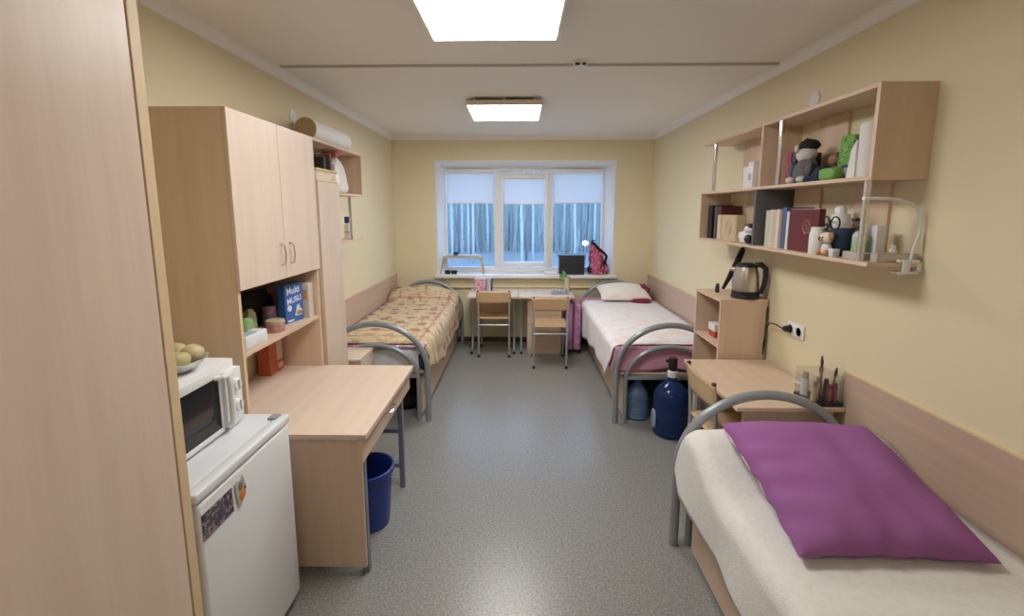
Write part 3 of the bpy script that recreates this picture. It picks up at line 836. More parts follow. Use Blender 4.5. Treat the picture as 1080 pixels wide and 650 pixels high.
# ------------------------------------------------------------------ beds
def make_bed(label, x, y0, y1, board_x, aisle):
    """steel-arch bed; aisle = +1 when the open side is towards +x"""
    t = thing('bed', label, 'bed', (x, (y0 + y1) / 2, 0), group='steel beds with arched ends')
    hw, r = .405, .0225
    for yy, nm in ((y0, 'foot_arch'), (y1, 'head_arch')):
        pts = [(x + hw, yy, 0)] + [(x + hw, yy, z) for z in (.15, .30)] + arc(x, .42, hw, .365, 0, PI, 28, yy) + [(x - hw, yy, z) for z in (.30, .15, 0)]
        p = obj(nm, tube(NB(), pts, r, 14), grey_tube, t)
        hi = .332
        pts = [(x + hi, yy, 0), (x + hi, yy, .15), (x + hi, yy, .24)] + arc(x, .34, hi, .275, 0, PI, 26, yy) + [(x - hi, yy, .24), (x - hi, yy, .15), (x - hi, yy, 0)]
        obj('inner_arch', tube(NB(), pts, .018, 12), grey_tube, p)
        b = NB()
        for sx in (-1, 1):
            box(b, x + sx * .35 - .004, x + sx * .35 + .03 * sx, yy - .004, yy + .004, .1, .108) if False else None
        bb = NB(); box(bb, x - hi, x + hi, yy - .012, yy + .012, .355, .385, bev=.003)
        obj('end_rail', bb, grey_tube, p)
    for sx in (-1, 1):
        bb = NB(); box(bb, x + sx * .375 - .012, x + sx * .375 + .012, y0 + .02, y1 - .02, .34, .385, bev=.003)
        obj('side_rail', bb, grey_tube, t)
    obj('bed_base', bx(x - .365, x + .365, y0 + .02, y1 - .02, .386, .402), wood_y, t, smooth=0)
    bd = obj('side_board', bx(board_x - .009, board_x + .009, y0 + .07, y1 - .07, .025, .338, bev=.002), wood_y, t, smooth=0)
    return t

def blanket_mesh(xo, xw, y0, y1, top, hem, hemv=None, topf=None, r=.07, seed=0, bumpf=None, ny=70):
    """cloth over the mattress: wall side xw, aisle side xo where it hangs down to hem"""
    s = 1 if xw > xo else -1
    n1, n2, n3 = 10, 8, 16
    def f(u, v):
        y = y0 + (y1 - y0) * v
        tp = topf(y) if topf else top
        hm = hemv(y) if hemv else hem
        wob = .012 * noise.noise(Vector((y * 5, seed, 0)))
        k = u * (n1 + n2 + n3)
        if k <= n1:
            a = k / n1
            z = hm + (tp - r - hm) * a
            x = xo - s * (.012 * (1 - a)) + wob * (1 - a) - s * .01 * (1 - a) * math.sin(y * 14 + seed)
        elif k <= n1 + n2:
            a = (k - n1) / n2 * PI / 2
            x = xo + s * r * (1 - math.cos(a)); z = tp - r + r * math.sin(a)
        else:
            a = (k - n1 - n2) / n3
            x = xo + s * (r + (abs(xw - xo) - r) * a); z = tp + .006 * math.sin(a * PI) + (bumpf(a, y) if bumpf else 0)
        z += .006 * noise.noise(Vector((x * 6, y * 6, seed + 3))) + .003 * noise.noise(Vector((x * 18, y * 15, seed)))
        return (x, y, z)
    b = NB(); grid(b, n1 + n2 + n3 + 1, ny, f)
    return b

# --- left bed
BLX = -1.12
make_bed('steel-arch bed under the gold and maroon patterned blanket', BLX, 3.36, 5.46, -.785, 1)
mt = thing('mattress', 'white-ticking mattress end showing under the patterned blanket', 'mattress', (BLX, 4.4, .402))
b = NB(); box(b, -1.515, -.745, 3.40, 5.40, .402, .575, bev=.035, seg=4)
obj('mattress_body', b, mattress_m, mt)
single('bed_sheet', bx(-1.50, -.735, 3.392, 3.50, .577, .60, bev=.01, seg=3), floral, 'edge of a purple-flowered sheet under the patterned blanket at the foot', 'sheet', (BLX, 3.45, .577))
def topL(y):
    z = .615
    if y > 4.95: z += .10 * min(1, (y - 4.95) / .25) * (1 - max(0, (y - 5.25) / .14) ** 2 * .55)
    return z
def hemL(y): return .40 - .115 * min(1, max(0, (y - 3.5) / .5)) if y < 4.0 else .285 + .04 * (y - 4.0)
b = blanket_mesh(-.715, -1.515, 3.415, 5.39, .62, .3, hemL, topL, .10, 1, bumpf=lambda a, y: .05 * math.sin(PI * a) * max(0, min(1, (y - 4.95) / .3)))
o = obj('blanket', b, blanket_L, None, solid=.012)
bmv = Vector((BLX, 3.4, .58)); o.data.transform(Matrix.Translation(-bmv)); o.location = bmv
tag(o, 'gold and maroon ornamental blanket spread over the left bed', 'blanket')
# dark blue corner of bedding + black bag under the bed
single('bed_sheet', blob(NB(), -.79, -.712, 3.385, 3.43, .405, .53, .25, 4), M('navy_cloth', (.03, .045, .10), .85, 0, .3, 30), 'dark blue sheet corner hanging at the foot of the patterned bed', 'sheet', (-.75, 3.41, .405))
single('bag', blob(NB(), -1.22, -.86, 3.50, 3.85, 0, .25, .25, 9), black_cloth, 'black bag on the floor under the left bed', 'bag', (-1.04, 3.67, 0))

# --- right far bed
BRX = 1.155
make_bed('steel-arch bed under the white printed spread beside the window', BRX, 3.35, 5.46, .832, -1)
b = NB(); box(b, .755, 1.56, 3.40, 5.40, .402, .585, bev=.03, seg=4)
def pinkf(u, v):
    # pink underblanket: hangs over the foot end and the aisle side
    return None
b = blanket_mesh(.742, 1.565, 3.40, 5.41, .60, .40, lambda y: .42 if y > 3.6 else .40, None, .05, 5)
for f_ in range(1):
    def endf(u, v):
        x = .742 + (1.572 - .742) * u
        z = .60 - (.60 - .415) * v - .012 * math.sin(u * 9) * v
        return (x, 3.40 - .018 * v - .008 * math.sin(u * 21) * v, z + .004)
    grid(b, 30, 10, endf)
o = obj('underblanket', b, pink_cloth, None, solid=.01)
v0 = Vector((BRX, 4.4, .402)); o.data.transform(Matrix.Translation(-v0)); o.location = v0
tag(o, 'pink blanket hanging out under the white printed spread', 'blanket')
def topR(y):
    return .618 if y < 5.0 else .618 - .03 * (y - 5.0)
def hemR(y): return .285 + .22 * max(0, (3.62 - y) / .22) if y < 3.62 else .285 + .04 * math.sin((y - 3.6) * 3)
b = blanket_mesh(.722, 1.57, 3.408, 5.17, .618, .3, hemR, topR, .06, 9)
o = obj('bedspread', b, spread_R, None, solid=.006)
o.data.transform(Matrix.Translation(-v0)); o.location = v0
tag(o, 'white bedspread with faint peach print over the pink blanket', 'bedspread')
# pillow on it
t = thing('pillow', 'white printed pillow with maroon patches at the head of the white bed', 'pillow', (1.20, 5.16, .63))
b = cushion(NB(), .58, .40, .21, seed=4)
bmesh.ops.transform(b, matrix=Matrix.Translation((0, 0, .068)) @ Matrix.Rotation(math.radians(12), 4, 'X') , verts=b.verts[:])
obj('pillow_body', b, pillow_R, t, world=False, sub=1)
b = NB(); blob(b, .06, .27, -.21, -.11, -.02, .045, .25, 3); obj('maroon_patch', b, maroon, t, world=False)
b = NB(); blob(b, .15, .31, -.06, .19, .055, .15, .25, 6); obj('maroon_patch', b, maroon, t, world=False)
b = NB(); blob(b, -.11, .08, .10, .19, .095, .155, .2, 5); obj('maroon_patch', b, pink_cloth, t, world=False)

# --- near right bed
BNX = 1.175
bn = make_bed('steel-arch bed under the cream blanket nearest the camera', BNX, -.06, 2.05, .84, -1)
obj('mattress', box(NB(), .775, 1.555, -.02, 1.985, .402, .550, bev=.035, seg=4), mattress_m, bn)
def topN(y):
    z = .575
    if y > 1.55: z += .105 * (.5 - .5 * math.cos(PI * min(1, (y - 1.55) / .33)))
    if y > 1.90: z -= .16 * ((y - 1.90) / .11) ** 2
    return z
def hemN(y):
    h_ = .345 + .03 * max(0, (y - 1.6) / .4)
    return h_ + .05 * max(0, (y - 1.9) / .1)
b = blanket_mesh(.742, 1.572, 0.0, 2.005, .575, .35, hemN, topN, .075, 14, ny=90)
o = obj('blanket', b, cream_fleece, None, solid=.014)
v0 = Vector((BNX, 1.0, .5)); o.data.transform(Matrix.Translation(-v0)); o.location = v0
tag(o, 'cream fleece blanket spread over the bed nearest the camera', 'blanket')
# head pillow under the blanket end is only a bump; big purple pillow on top
t = thing('pillow', 'large square purple pillow lying on the cream blanket', 'pillow', (1.155, 1.53, .60))
b = cushion(NB(), .61, .61, .19, 40, .42, .010, 8)
for v in b.verts:
    e_ = v.co.y / .305
    v.co.z +=   .007 * noise.noise(Vector((v.co.x * 5, v.co.y * 5, 2)))
    ex = v.co.x / .305
    v.co.z += .010 * math.sin(v.co.y * 55 + v.co.x * 14) * max(0, -ex) ** 2 * (1 - e_ * e_) + .007 * math.sin(v.co.x * 48 + 9 * v.co.y) * max(0, -e_) ** 2 * (1 - ex * ex)
bmesh.ops.transform(b, matrix=Matrix.Translation((-.002, 0, .075)) @ Matrix.Rotation(math.radians(14.0), 4, 'X') @ Matrix.Rotation(math.radians(-1), 4, 'Z'), verts=b.verts[:])
obj('pillow_body', b, purple, t, world=False, sub=1)
b = NB(); tube(b, [(-.290 + .014 * (1 - ((k - 10) / 10) ** 2) + .004 * math.sin(k * 1.3), -.28 + .56 * k / 20, .0) for k in range(21)], .004, 6)
bmesh.ops.transform(b, matrix=Matrix.Translation((-.004, 0, .069)) @ Matrix.Rotation(math.radians(14.0), 4, 'X'), verts=b.verts[:])
obj('seam_piping', b, M('piping_pink', (.62, .42, .52), .7), t, world=False)

# wall panels beside the beds
for (x0, x1, y0, y1, lab) in ((XL, XL + .016, 3.34, 5.535, 'long pale wood panel on the left wall beside the patterned bed'),
                              (XR - .016, XR, 3.40, 5.535, 'long wood panel on the right wall beside the white bed'),
                              (XR - .016, XR, -.05, 2.135, 'long wood panel on the right wall beside the cream bed')):
    t = thing('wall_panel', lab, 'wall panel', ((x0 + x1) / 2, (y0 + y1) / 2, .40), group='bedside wall panels')
    obj('board', bx(x0, x1, y0, y1, .40, .872), panel_y, t, smooth=0)
    obj('edge_strip', bx(x0, x1, y0, y1, .872, .875), edge_w, t, smooth=0)

# ------------------------------------------------------------------ window desks, chairs
def window_desk(x0, x1, lab):
    t = thing('desk', lab, 'desk', ((x0 + x1) / 2, 5.15, 0), group='desks under the window')
    obj('desktop', bx(x0, x1, 4.93, 5.47, .675, .70, bev=.003), pale_y, t, smooth=0)
    for x in (x0 + .035, x1 - (.045 if x1 < .1 else .108)):
        b = NB(); tube(b, [(x, 5.18, .675), (x, 5.18, .10), (x, 5.15, .035), (x, 5.05, .02), (x, 5.03, .018)], .014, 10)
        tube(b, [(x, 5.18, .05), (x, 5.38, .018)], .013, 10)
        obj('leg', b, chair_tube, t)
        obj('foot_cap', tube(NB(), [(x, 5.04, .018), (x, 5.02, .017)], .017, 10), black, t)
    return t
window_desk(-.588, -.018, 'pale desk under the window carrying the pink box')
tk = window_desk(-.012, .612, 'pale desk with drawer unit under the window by the suitcase')
obj('modesty_panel', bx(-.55, -.06, 5.30, 5.315, .40, .67), wood_x, [o for o in COL.objects if o.name == 'desk.001'][0], smooth=0)
t = thing('drawer_unit', 'pale wood three-drawer unit under the right window desk', 'drawer unit', (.29, 5.22, 0))
obj('body', bx(.092, .484, 5.052, 5.40, .03, .655), wood_z, t, smooth=0)
obj('plinth', bx(.10, .476, 5.06, 5.39, 0, .03), wood_x, t, smooth=0)
for k, (z0, z1) in enumerate(((.075, .265), (.27, .46), (.465, .65))):
    dd = obj('drawer', bx(.096, .48, 5.036, 5.051, z0, z1, bev=.002), wood_x, t, smooth=0)
    obj('knob', lathe(NB(), [(.008, 5.036), (.006, 5.026), (.011, 5.02), (.008, 5.016)], (.40, 0, (z0 + z1) / 2), 12, 'y'), chrome, dd)

def make_chair(label, loc, rz):
    t = thing('school_chair', label, 'chair', loc, rz, 'plywood school chairs')
    hw, r = .172, .0115
    for sx in (-1, 1):
        x = sx * hw
        obj('rear_leg', tube(NB(), [(x, -.20, .012), (x, -.20, .20), (x, -.195, .44), (x, -.205, .60), (x, -.222, .757)], r, 10), chair_tube, t, world=False)
        obj('front_leg', tube(NB(), [(x, .20, .012), (x, .185, .20), (x, .175, .425), (x, .15, .432), (x, -.195, .432)], r, 10), chair_tube, t, world=False)
        for y in (-.20, .20):
            obj('foot_cap', lathe(NB(), [(.015, 0), (.016, .012), (.014, .03)], (x, y, 0), 12), black, t, world=False)
        obj('tube_cap', lathe(NB(), [(.0125, .756), (.0125, .766), (.009, .770)], (x, -.2225, 0), 12), black, t, world=False)
    obj('crossbar', tube(NB(), [(-hw, -.199, .375), (hw, -.199, .375)], .011, 10), chair_tube, t, world=False)
    b = NB()
    grid(b, 16, 16, lambda u, v: ((u - .5) * .37 * (1 - .06 * (2 * v - 1) ** 6), -.20 + .41 * v, .452 - .012 * math.sin(PI * v) * math.cos((u - .5) * PI) - .02 * max(0, (v - .85) / .15) ** 2))
    obj('seat', b, ply_y, t, world=False, solid=.011, off=0)
    b = NB()
    grid(b, 18, 8, lambda u, v: ((u - .5) * .385, -.208 - .028 * math.cos((u - .5) * PI * .9) * 0 - .02 * v + .0 - .022 * (1 - (2 * u - 1) ** 2), .628 + .137 * v - .012 * (abs(2 * u - 1) ** 6) * (1 if v > .5 else -1)))
    obj('backrest', b, ply, t, world=False, solid=.010, off=0)
    return t
ch = make_chair('plywood school chair pushed under the desk with the pink box', (-.287, 5.118, 0), 0)
dup(ch, (.322, 4.76, 0), 0, 'plywood school chair pulled out in front of the drawer unit')
dup(ch, (1.225, 2.405, 0), -PI / 2, 'plywood school chair tucked under the small desk beside the bookcase')

# suitcase
t = thing('suitcase', 'pink hard-shell suitcase standing between the drawer unit and the white bed', 'suitcase', (.625, 5.22, 0))
pk = M('suitcase_pink', (.52, .24, .46), .35, 0, .05)
b = NB(); box(b, .532, .612, 5.04, 5.42, .05, .585, bev=.02, seg=3); obj('shell', b, pk, t)
b = NB(); box(b, .628, .708, 5.04, 5.42, .05, .585, bev=.02, seg=3); obj('shell', b, pk, t)
obj('zip_band', bx(.610, .630, 5.046, 5.414, .056, .579), M('suitcase_band', (.16, .09, .15), .5), t)
b = NB()
for k in range(5):
    z = .12 + k * .095
    box(b, .640, .70, 5.034, 5.042, z, z + .05, bev=.003)
obj('ridges', b, pk, t)
obj('handle', tube(NB(), [(.60, 5.16, .585), (.60, 5.16, .605), (.60, 5.30, .605), (.60, 5.30, .585)], .008, 8), M('suitcase_handle', (.10, .06, .10), .5), t)
for x in (.55, .69):
    for y in (5.08, 5.38):
        obj('wheel', lathe(NB(), [(.024, x - .01), (.026, x - .006), (.026, x + .006), (.024, x + .01)], (0, y, .0265), 16, 'x'), black, t)

# things on the window desks
t = thing('box', 'pink patterned gift box on the left window desk', 'box', (-.47, 5.33, .70))
obj('carton', bx(-.535, -.40, 5.29, 5.37, .70, .845, bev=.003), mk_print('pink_print', (.62, .46, .50), (.48, .10, .30), 26, .8, .5, .54, extra=(.70, .66, .66)), t, smooth=0)
obj('box_lid', bx(-.54, -.395, 5.285, 5.375, .835, .86, bev=.003), M('lid_pale', (.66, .62, .66), .5), t, smooth=0)
for k, (x0, x1, h_, c_, lab) in enumerate(((-.392, -.368, .15, (.35, .45, .62), 'pale blue notebook standing right beside the pink box'), (-.365, -.345, .155, (.60, .62, .66), 'whitish notebook second from the pink box'), (-.342, -.325, .145, (.05, .06, .09), 'black notebook farthest from the pink box'))):
    t = thing('notebook', lab, 'notebook', ((x0 + x1) / 2, 5.33, .70), group='notebooks beside the pink box')
    obj('cover', bx(x0, x1, 5.28, 5.38, .70, .70 + h_), M('notebook_%d' % k, c_, .5), t, smooth=0)
    obj('pages', bx(x0 + .003, x1 - .003, 5.283, 5.378, .70 + h_ - .001, .70 + h_ + .0012), white_pl, t, smooth=0)
t = thing('desk_rack', 'low grey slotted rack on the right window desk', 'rack', (.46, 5.12, .70))
obj('tray', bx(.355, .565, 5.05, 5.19, .70, .712, bev=.003), M('rack_grey', (.34, .38, .44), .4), t)
for k in range(6):
    b = NB(); x = .368 + k * .036; box(b, x, x + .014, 5.055, 5.185, .712, .748, bev=.004)
    obj('divider', b, M('rack_grey2', (.40, .45, .53), .35), t)
t = thing('potted_plant', 'cream pot with variegated green leaves on the right window desk', 'plant', (.565, 5.30, .70))
obj('pot', lathe(NB(), [(.028, .70), (.034, .705), (.030, .80), (.032, .855), (.026, .86)], (.565, 5.30, 0), 20), M('pot_cream', (.62, .55, .38), .5), t)
leafm = mk_print('variegated_leaf', (.10, .34, .07), (.55, .62, .50), 40, .9, .52, .56)
b = NB()
for (px, pz, dx, dz, L) in ((.555, .85, -.35, .9, .12), (.55, .84, -.8, .6, .11), (.56, .86, -.55, 1.0, .13), (.545, .84, -.95, .25, .09), (.58, .85, .1, .9, .05), (.53, .86, -.7, .9, .09)):
    n_ = Vector((dx, -.15, dz)).normalized(); sd = Vector((n_.z, .3, -n_.x)).normalized() * .022
    def lf(u, v, px=px, pz=pz, n_=n_, sd=sd, L=L):
        w = math.sin(PI * min(1, .08 + u * .92)) ** .7
        return Vector((px, 5.29, pz)) + n_ * (L * u) + sd * ((v - .5) * 2 * w) + Vector((0, -.02 * u * u, -.02 * u * u))
    grid(b, 8, 4, lf)
obj('leaves', b, leafm, t, solid=.001)
b = NB(); blob(b, .525, .60, 5.255, 5.345, .70, .722, .15, 3); obj('saucer', b, M('saucer_green', (.10, .30, .08), .5), t)

# heating pipe under the sill
single('heating_pipe', tube(NB(), [(XL + .02, 5.536, .70), (XR - .02, 5.536, .70)], .013, 10), M('pipe_paint', (.66, .58, .36), .4), 'yellow-painted heating pipe along the wall below the window sill', 'pipe', (0, 5.52, .70))

# ------------------------------------------------------------------ window sill things
SZ = IZ0
t = thing('bed_tray', 'small folding wooden bed tray standing on the window sill', 'tray', (-.71, 5.62, SZ))
tw = M('tray_wood', (.60, .44, .25), .45)
obj('tray_top', bx(-.955, -.475, 5.55, 5.70, 1.062, 1.082, bev=.004), tw, t)
for x, dx in ((-.945, -.04), (-.485, .04)):
    for y in (5.56, 5.69):
        obj('leg', tube(NB(), [(x, y, 1.065), (x + dx, y, SZ)], .009, 8), tw, t)
    obj('crossbar', tube(NB(), [(x + dx * .6, 5.56, .94), (x + dx * .6, 5.69, .94)], .007, 8), tw, t)
single('tray_mat', bx(-.90, -.51, 5.57, 5.69, 1.082, 1.098, bev=.004), M('mat_grey', (.45, .48, .54), .4), 'thin grey-white slab lying on the wooden bed tray', 'mat', (-.7, 5.63, 1.082))
single('toy', blob(NB(), -.825, -.765, 5.56, 5.62, 1.098, 1.14, .3, 2), cyan_dk, 'small dark blue object on top of the bed tray', 'object', (-.795, 5.59, 1.098))
t = thing('sunglasses', 'dark glasses lying on the window sill under the bed tray', 'glasses', (-.85, 5.56, SZ))
for x in (-.895, -.815):
    obj('lens', blob(NB(), x - .038, x + .038, 5.54, 5.565, SZ, SZ + .05, .05, 1), M('lens_black', (.015, .018, .03), .15), t)
obj('glasses_frame', tube(NB(), [(-.935, 5.60, SZ + .03), (-.935, 5.555, SZ + .04), (-.855, 5.548, SZ + .045), (-.775, 5.555, SZ + .04), (-.775, 5.60, SZ + .03)], .005, 8), black, t)
t = thing('storage_crate', 'black ribbed storage crate on the window sill', 'crate', (.645, 5.61, SZ))
obj('crate_body', bx(.495, .800, 5.52, 5.70, SZ, 1.09, bev=.008), M('crate_black', (.015, .018, .024), .45), t)
b = NB()
for z in (.93, 1.0, 1.055):
    box(b, .488, .807, 5.513, 5.705, z, z + .014, bev=.003)
obj('rib', b, M('crate_rib', (.022, .027, .036), .4), t)
obj('lid', bx(.475, .812, 5.51, 5.71, 1.088, 1.108, bev=.006), M('crate_lid', (.03, .035, .045), .3), t)
t = thing('backpack', 'pink and red backpack with black straps on the window sill', 'backpack', (.96, 5.61, SZ))
b = NB()
def bp(u, v):
    a = 2 * PI * u; h = v
    cx = .985 - .075 * h ** 1.2; w = .105 * (1 - h ** 3) ** .5 * (1 - .45 * h) + .012; dpt = .075 * (1 - .4 * h)
    k = 1 + .18 * noise.noise(Vector((math.cos(a) * 1.5, math.sin(a) * 1.5, h * 5)))
    return (cx + w * k * math.cos(a), 5.61 + dpt * k * math.sin(a), SZ + .006 + .395 * h)
grid(b, 28, 18, bp)
obj('bag_body', b, mk_print('backpack_print', (.48, .13, .24), (.30, .03, .04), 12, .9, .5, .56, extra=(.62, .32, .40)), t)
obj('bag_bottom', blob(NB(), .85, 1.075, 5.55, 5.68, SZ, SZ + .095, .15, 6), black_cloth, t)
obj('strap', tube(NB(), [(.885, 5.56, 1.265), (.92, 5.55, 1.24), (.98, 5.55, 1.18), (1.04, 5.55, 1.13), (1.075, 5.555, 1.09), (1.06, 5.56, 1.02), (1.02, 5.56, .95)], .016, 8, flat=.5), black_cloth, t)
obj('strap', tube(NB(), [(.885, 5.6, 1.268), (.91, 5.6, 1.28), (.935, 5.6, 1.28)], .008, 8), black_cloth, t)
obj('strap', tube(NB(), [(1.0, 5.54, .94), (1.02, 5.53, 1.02), (1.065, 5.54, 1.03), (1.08, 5.55, .96)], .012, 8, flat=.5), black_cloth, t)
obj('side_pocket', blob(NB(), 1.02, 1.10, 5.56, 5.65, SZ, SZ + .13, .2, 3), mk_print('pocket_print', (.50, .20, .30), (.08, .02, .03), 20, .8, .48, .55), t)
t = thing('notepad', 'pale notepad with pink cover edge on the sill beside the black crate', 'notepad', (.40, 5.58, SZ))
obj('pages', bx(.315, .465, 5.52, 5.66, SZ + .004, SZ + .025), white_pl, t, smooth=0)
obj('cover', bx(.312, .47, 5.518, 5.662, SZ, SZ + .004), M('pad_pink', (.62, .25, .33), .5), t, smooth=0)

# ------------------------------------------------------------------ right wall shelf
XF = 1.38
t = thing('wall_shelf', 'long two-tier wood shelf on the right wall filled with books and toys', 'wall shelf', (XR, 2.66, 1.43))
obj('top_board', bx(XF, XR, 1.846, 3.49, 2.122, 2.138), wood_y, t, smooth=0)
obj('middle_board', bx(XF, XR, 1.846, 3.49, 1.770, 1.786), wood_y, t, smooth=0)
obj('bottom_board', bx(XF, XR, 1.80, 3.49, 1.428, 1.444), wood_y, t, smooth=0)
obj('end_panel', bx(XF, XR, 1.828, 1.846, 1.770, 2.138), wood_z, t, smooth=0)
obj('end_panel', bx(XF, XR, 3.49, 3.508, 1.428, 1.786), wood_z, t, smooth=0)
obj('divider', bx(XF, XR, 2.662, 2.680, 1.786, 2.122), wood_z, t, smooth=0)
obj('grey_divider', bx(XF, XR, 2.690, 2.708, 1.444, 1.770), M('divider_grey', (.12, .12, .125), .5), t, smooth=0)
for y, z0, z1 in ((3.33, 1.786, 2.122), (2.51, 1.786, 2.122), (1.865, 1.444, 1.770)):
    obj('pole', tube(NB(), [(XF + .018, y, z0), (XF + .018, y, z1)], .013, 14), chrome, t)
for y0, y1, z0, z1 in ((3.05, 3.30, 1.786, 2.122), (2.28, 2.50, 1.786, 2.122), (1.985, 2.185, 1.444, 1.77), (2.44, 2.66, 1.444, 1.77), (3.0, 3.2, 1.444, 1.77)):
    obj('back_board', bx(XR - .015, XR, y0, y1, z0, z1), wood_z, t, smooth=0)

def book(x0, x1, y0, y1, z, h, col, lab, group, spine='x', rough=.5, name=None):
    m_ = col if not isinstance(col, tuple) else M('bookcover_%.3f_%.3f_%.3f' % col, col, rough, 0, .08, 50)
    t = thing('book', lab, 'book', ((x0 + x1) / 2, (y0 + y1) / 2, z), group=group)
    b = NB(); c = min(.003, (y1 - y0) * .2)
    box(b, x0, x1, y0, y0 + c, z, z + h); box(b, x0, x1, y1 - c, y1, z, z + h); box(b, x0, x0 + .004, y0 + c, y1 - c, z, z + h)
    obj('cover', b, m_, t, smooth=0)
    obj('pages', bx(x0 + .004, x1 - .004, y0 + c, y1 - c, z + .003, z + h - .003), M('paper', (.72, .68, .60), .8), t, smooth=0)
    return t
BZ = 1.444; G = 'books on the lower right shelf'
for (a, b_, h, col, lab) in (
    (2.612, 2.650, .205, (.56, .60, .50), 'pale green-white book standing next to the grey divider'),
    (2.578, 2.609, .21, (.66, .62, .52), 'cream book second from the grey divider'),
    (2.545, 2.575, .21, (.62, .50, .44), 'beige-pink book in the middle of the row on the shelf'),
    (2.517, 2.542, .212, (.72, .70, .68), 'white book beside the beige-pink one on the shelf'),
    (2.492, 2.514, .21, (.42, .26, .12), 'brown-spined book between the white and the blue book'),
    (2.450, 2.488, .222, (.06, .12, .28), 'dark blue book taller than its neighbours on the shelf'),
    (2.425, 2.446, .20, (.68, .66, .68), 'thin white book right beside the red hardback')):
    book(1.425, 1.57, a, b_, BZ, h, col, lab, G)
t = thing('book', 'dark red hardback with gold round emblem facing out on the lower shelf', 'book', (1.44, 2.29, BZ))
rd = M('hardback_red', (.13, .008, .008), .4, 0, .05)
obj('cover', bx(1.418, 1.448, 2.172, 2.408, BZ, BZ + .212, bev=.002), rd, t, smooth=0)
obj('pages', bx(1.422, 1.444, 2.176, 2.404, BZ + .2115, BZ + .2135), M('paper', (.72, .68, .60), .8), t, smooth=0)
gold = M('emblem_gold', (.42, .20, .16), .4, .2, .3, 150)
b = NB()
for r_ in (.030, .024):
    tube(b, [(1.4165, 2.262 + r_ * math.cos(2 * PI * k / 28), BZ + .125 + r_ * 1.15 * math.sin(2 * PI * k / 28)) for k in range(28)], .0018, 5, closed=True)
for k in range(10):
    a = 2 * PI * k / 10; tube(b, [(1.4165, 2.262 + .006 * math.cos(a), BZ + .125 + .006 * math.sin(a)), (1.4165, 2.262 + .02 * math.cos(a + .5), BZ + .125 + .021 * math.sin(a + .5))], .0016, 5)
obj('emblem', b, gold, t)
# black books etc. left compartment
G2 = 'books in the far end of the lower right shelf'
book(1.43, 1.585, 3.40, 3.47, BZ, .245, (.012, .012, .014), 'black thick book at the window end of the lower shelf', G2)
book(1.44, 1.585, 3.345, 3.38, BZ, .235, (.10, .085, .10), 'dark grey book beside the black one on the lower shelf', G2)
book(1.44, 1.585, 3.27, 3.335, BZ, .235, (.075, .012, .014), 'dark maroon album behind the cream ornament box', G2)
t = thing('ornament_box', 'cream box with embossed round ornament on the lower right shelf', 'box', (1.44, 3.12, BZ))
cb = M('cream_card', (.60, .48, .31), .55)
obj('box_body', bx(1.415, 1.475, 2.985, 3.262, BZ, BZ + .175, bev=.003), cb, t, smooth=0)
b = NB()
for r_ in (.05, .037, .02):
    tube(b, [(1.4145, 3.09 + r_ * .85 * math.cos(2 * PI * k / 28), BZ + .088 + r_ * 1.1 * math.sin(2 * PI * k / 28)) for k in range(28)], .0022, 5, closed=True)
tube(b, [(1.4145, 2.998, BZ + .012), (1.4145, 3.19, BZ + .012), (1.4145, 3.19, BZ + .163), (1.4145, 2.998, BZ + .163)], .002, 5, closed=True)
obj('ornament', b, M('ornament_tan', (.50, .38, .22), .5), t)
obj('spine_band', bx(1.413, 1.4155, 3.215, 3.262, BZ + .002, BZ + .173), M('spine_cream', (.64, .54, .38), .5), t, smooth=0)
t = thing('plush_toy', 'small white and black toy beside the grey divider on the lower shelf', 'toy', (1.43, 2.87, BZ))
obj('toy_body', blob(NB(), 1.40, 1.47, 2.79, 2.93, BZ, BZ + .075, .2, 2), white_pl, t)
obj('toy_head', ball(NB(), (1.43, 2.83, BZ + .085), (.035, .04, .032)), white_pl, t)
obj('toy_ear', ball(NB(), (1.42, 2.80, BZ + .112), (.018, .03, .014)), black, t)
obj('toy_paw', ball(NB(), (1.40, 2.785, BZ + .032), (.022, .032, .028)), black, t)
# right part of the lower shelf
t = thing('bottle', 'white bottle with pointed cap behind the navy mug on the shelf', 'bottle', (1.51, 2.165, BZ))
obj('bottle_body', lathe(NB(), [(.044, BZ), (.046, BZ + .005), (.046, BZ + .17), (.036, BZ + .19)], (1.51, 2.165, 0)), white_pl, t)
obj('cap', lathe(NB(), [(.026, BZ + .19), (.024, BZ + .215), (.012, BZ + .228)], (1.51, 2.165, 0)), white_pl, t)
t = thing('jar', 'white round-shouldered jar standing in front of the red hardback', 'jar', (1.42, 2.172, BZ))
obj('jar_body', lathe(NB(), [(.034, BZ), (.036, BZ + .004), (.036, BZ + .095), (.030, BZ + .115)], (1.42, 2.172, 0)), white_pl, t)
obj('lid', lathe(NB(), [(.031, BZ + .112), (.031, BZ + .124), (.027, BZ + .128)], (1.42, 2.172, 0)), white_pl, t)
t = thing('figurine', 'white and tan puppy figurine on the front edge of the shelf', 'figurine', (1.405, 2.085, BZ))
tan = M('figurine_tan', (.50, .27, .11), .5)
obj('body', blob(NB(), 1.388, 1.425, 2.055, 2.115, BZ, BZ + .062, .08, 1, .75, taper=.3), M('figurine_white', (.72, .68, .62), .4), t)
obj('head', ball(NB(), (1.402, 2.085, BZ + .08), (.026, .034, .028)), M('figurine_white', (.72, .68, .62), .4), t)
for s in (-1, 1):
    obj('ear', ball(NB(), (1.403, 2.085 + s * .030, BZ + .09), (.012, .012, .02)), tan, t)
    obj('paw', ball(NB(), (1.39, 2.085 + s * .024, BZ + .014), (.014, .013, .014)), tan, t)
    obj('eye', ball(NB(), (1.378, 2.085 + s * .010, BZ + .085), .004, 8, 6), black, t)
obj('muzzle', ball(NB(), (1.378, 2.085, BZ + .074), (.010, .014, .010)), tan, t)
obj('nose', ball(NB(), (1.369, 2.085, BZ + .078), .005, 8, 6), black, t)
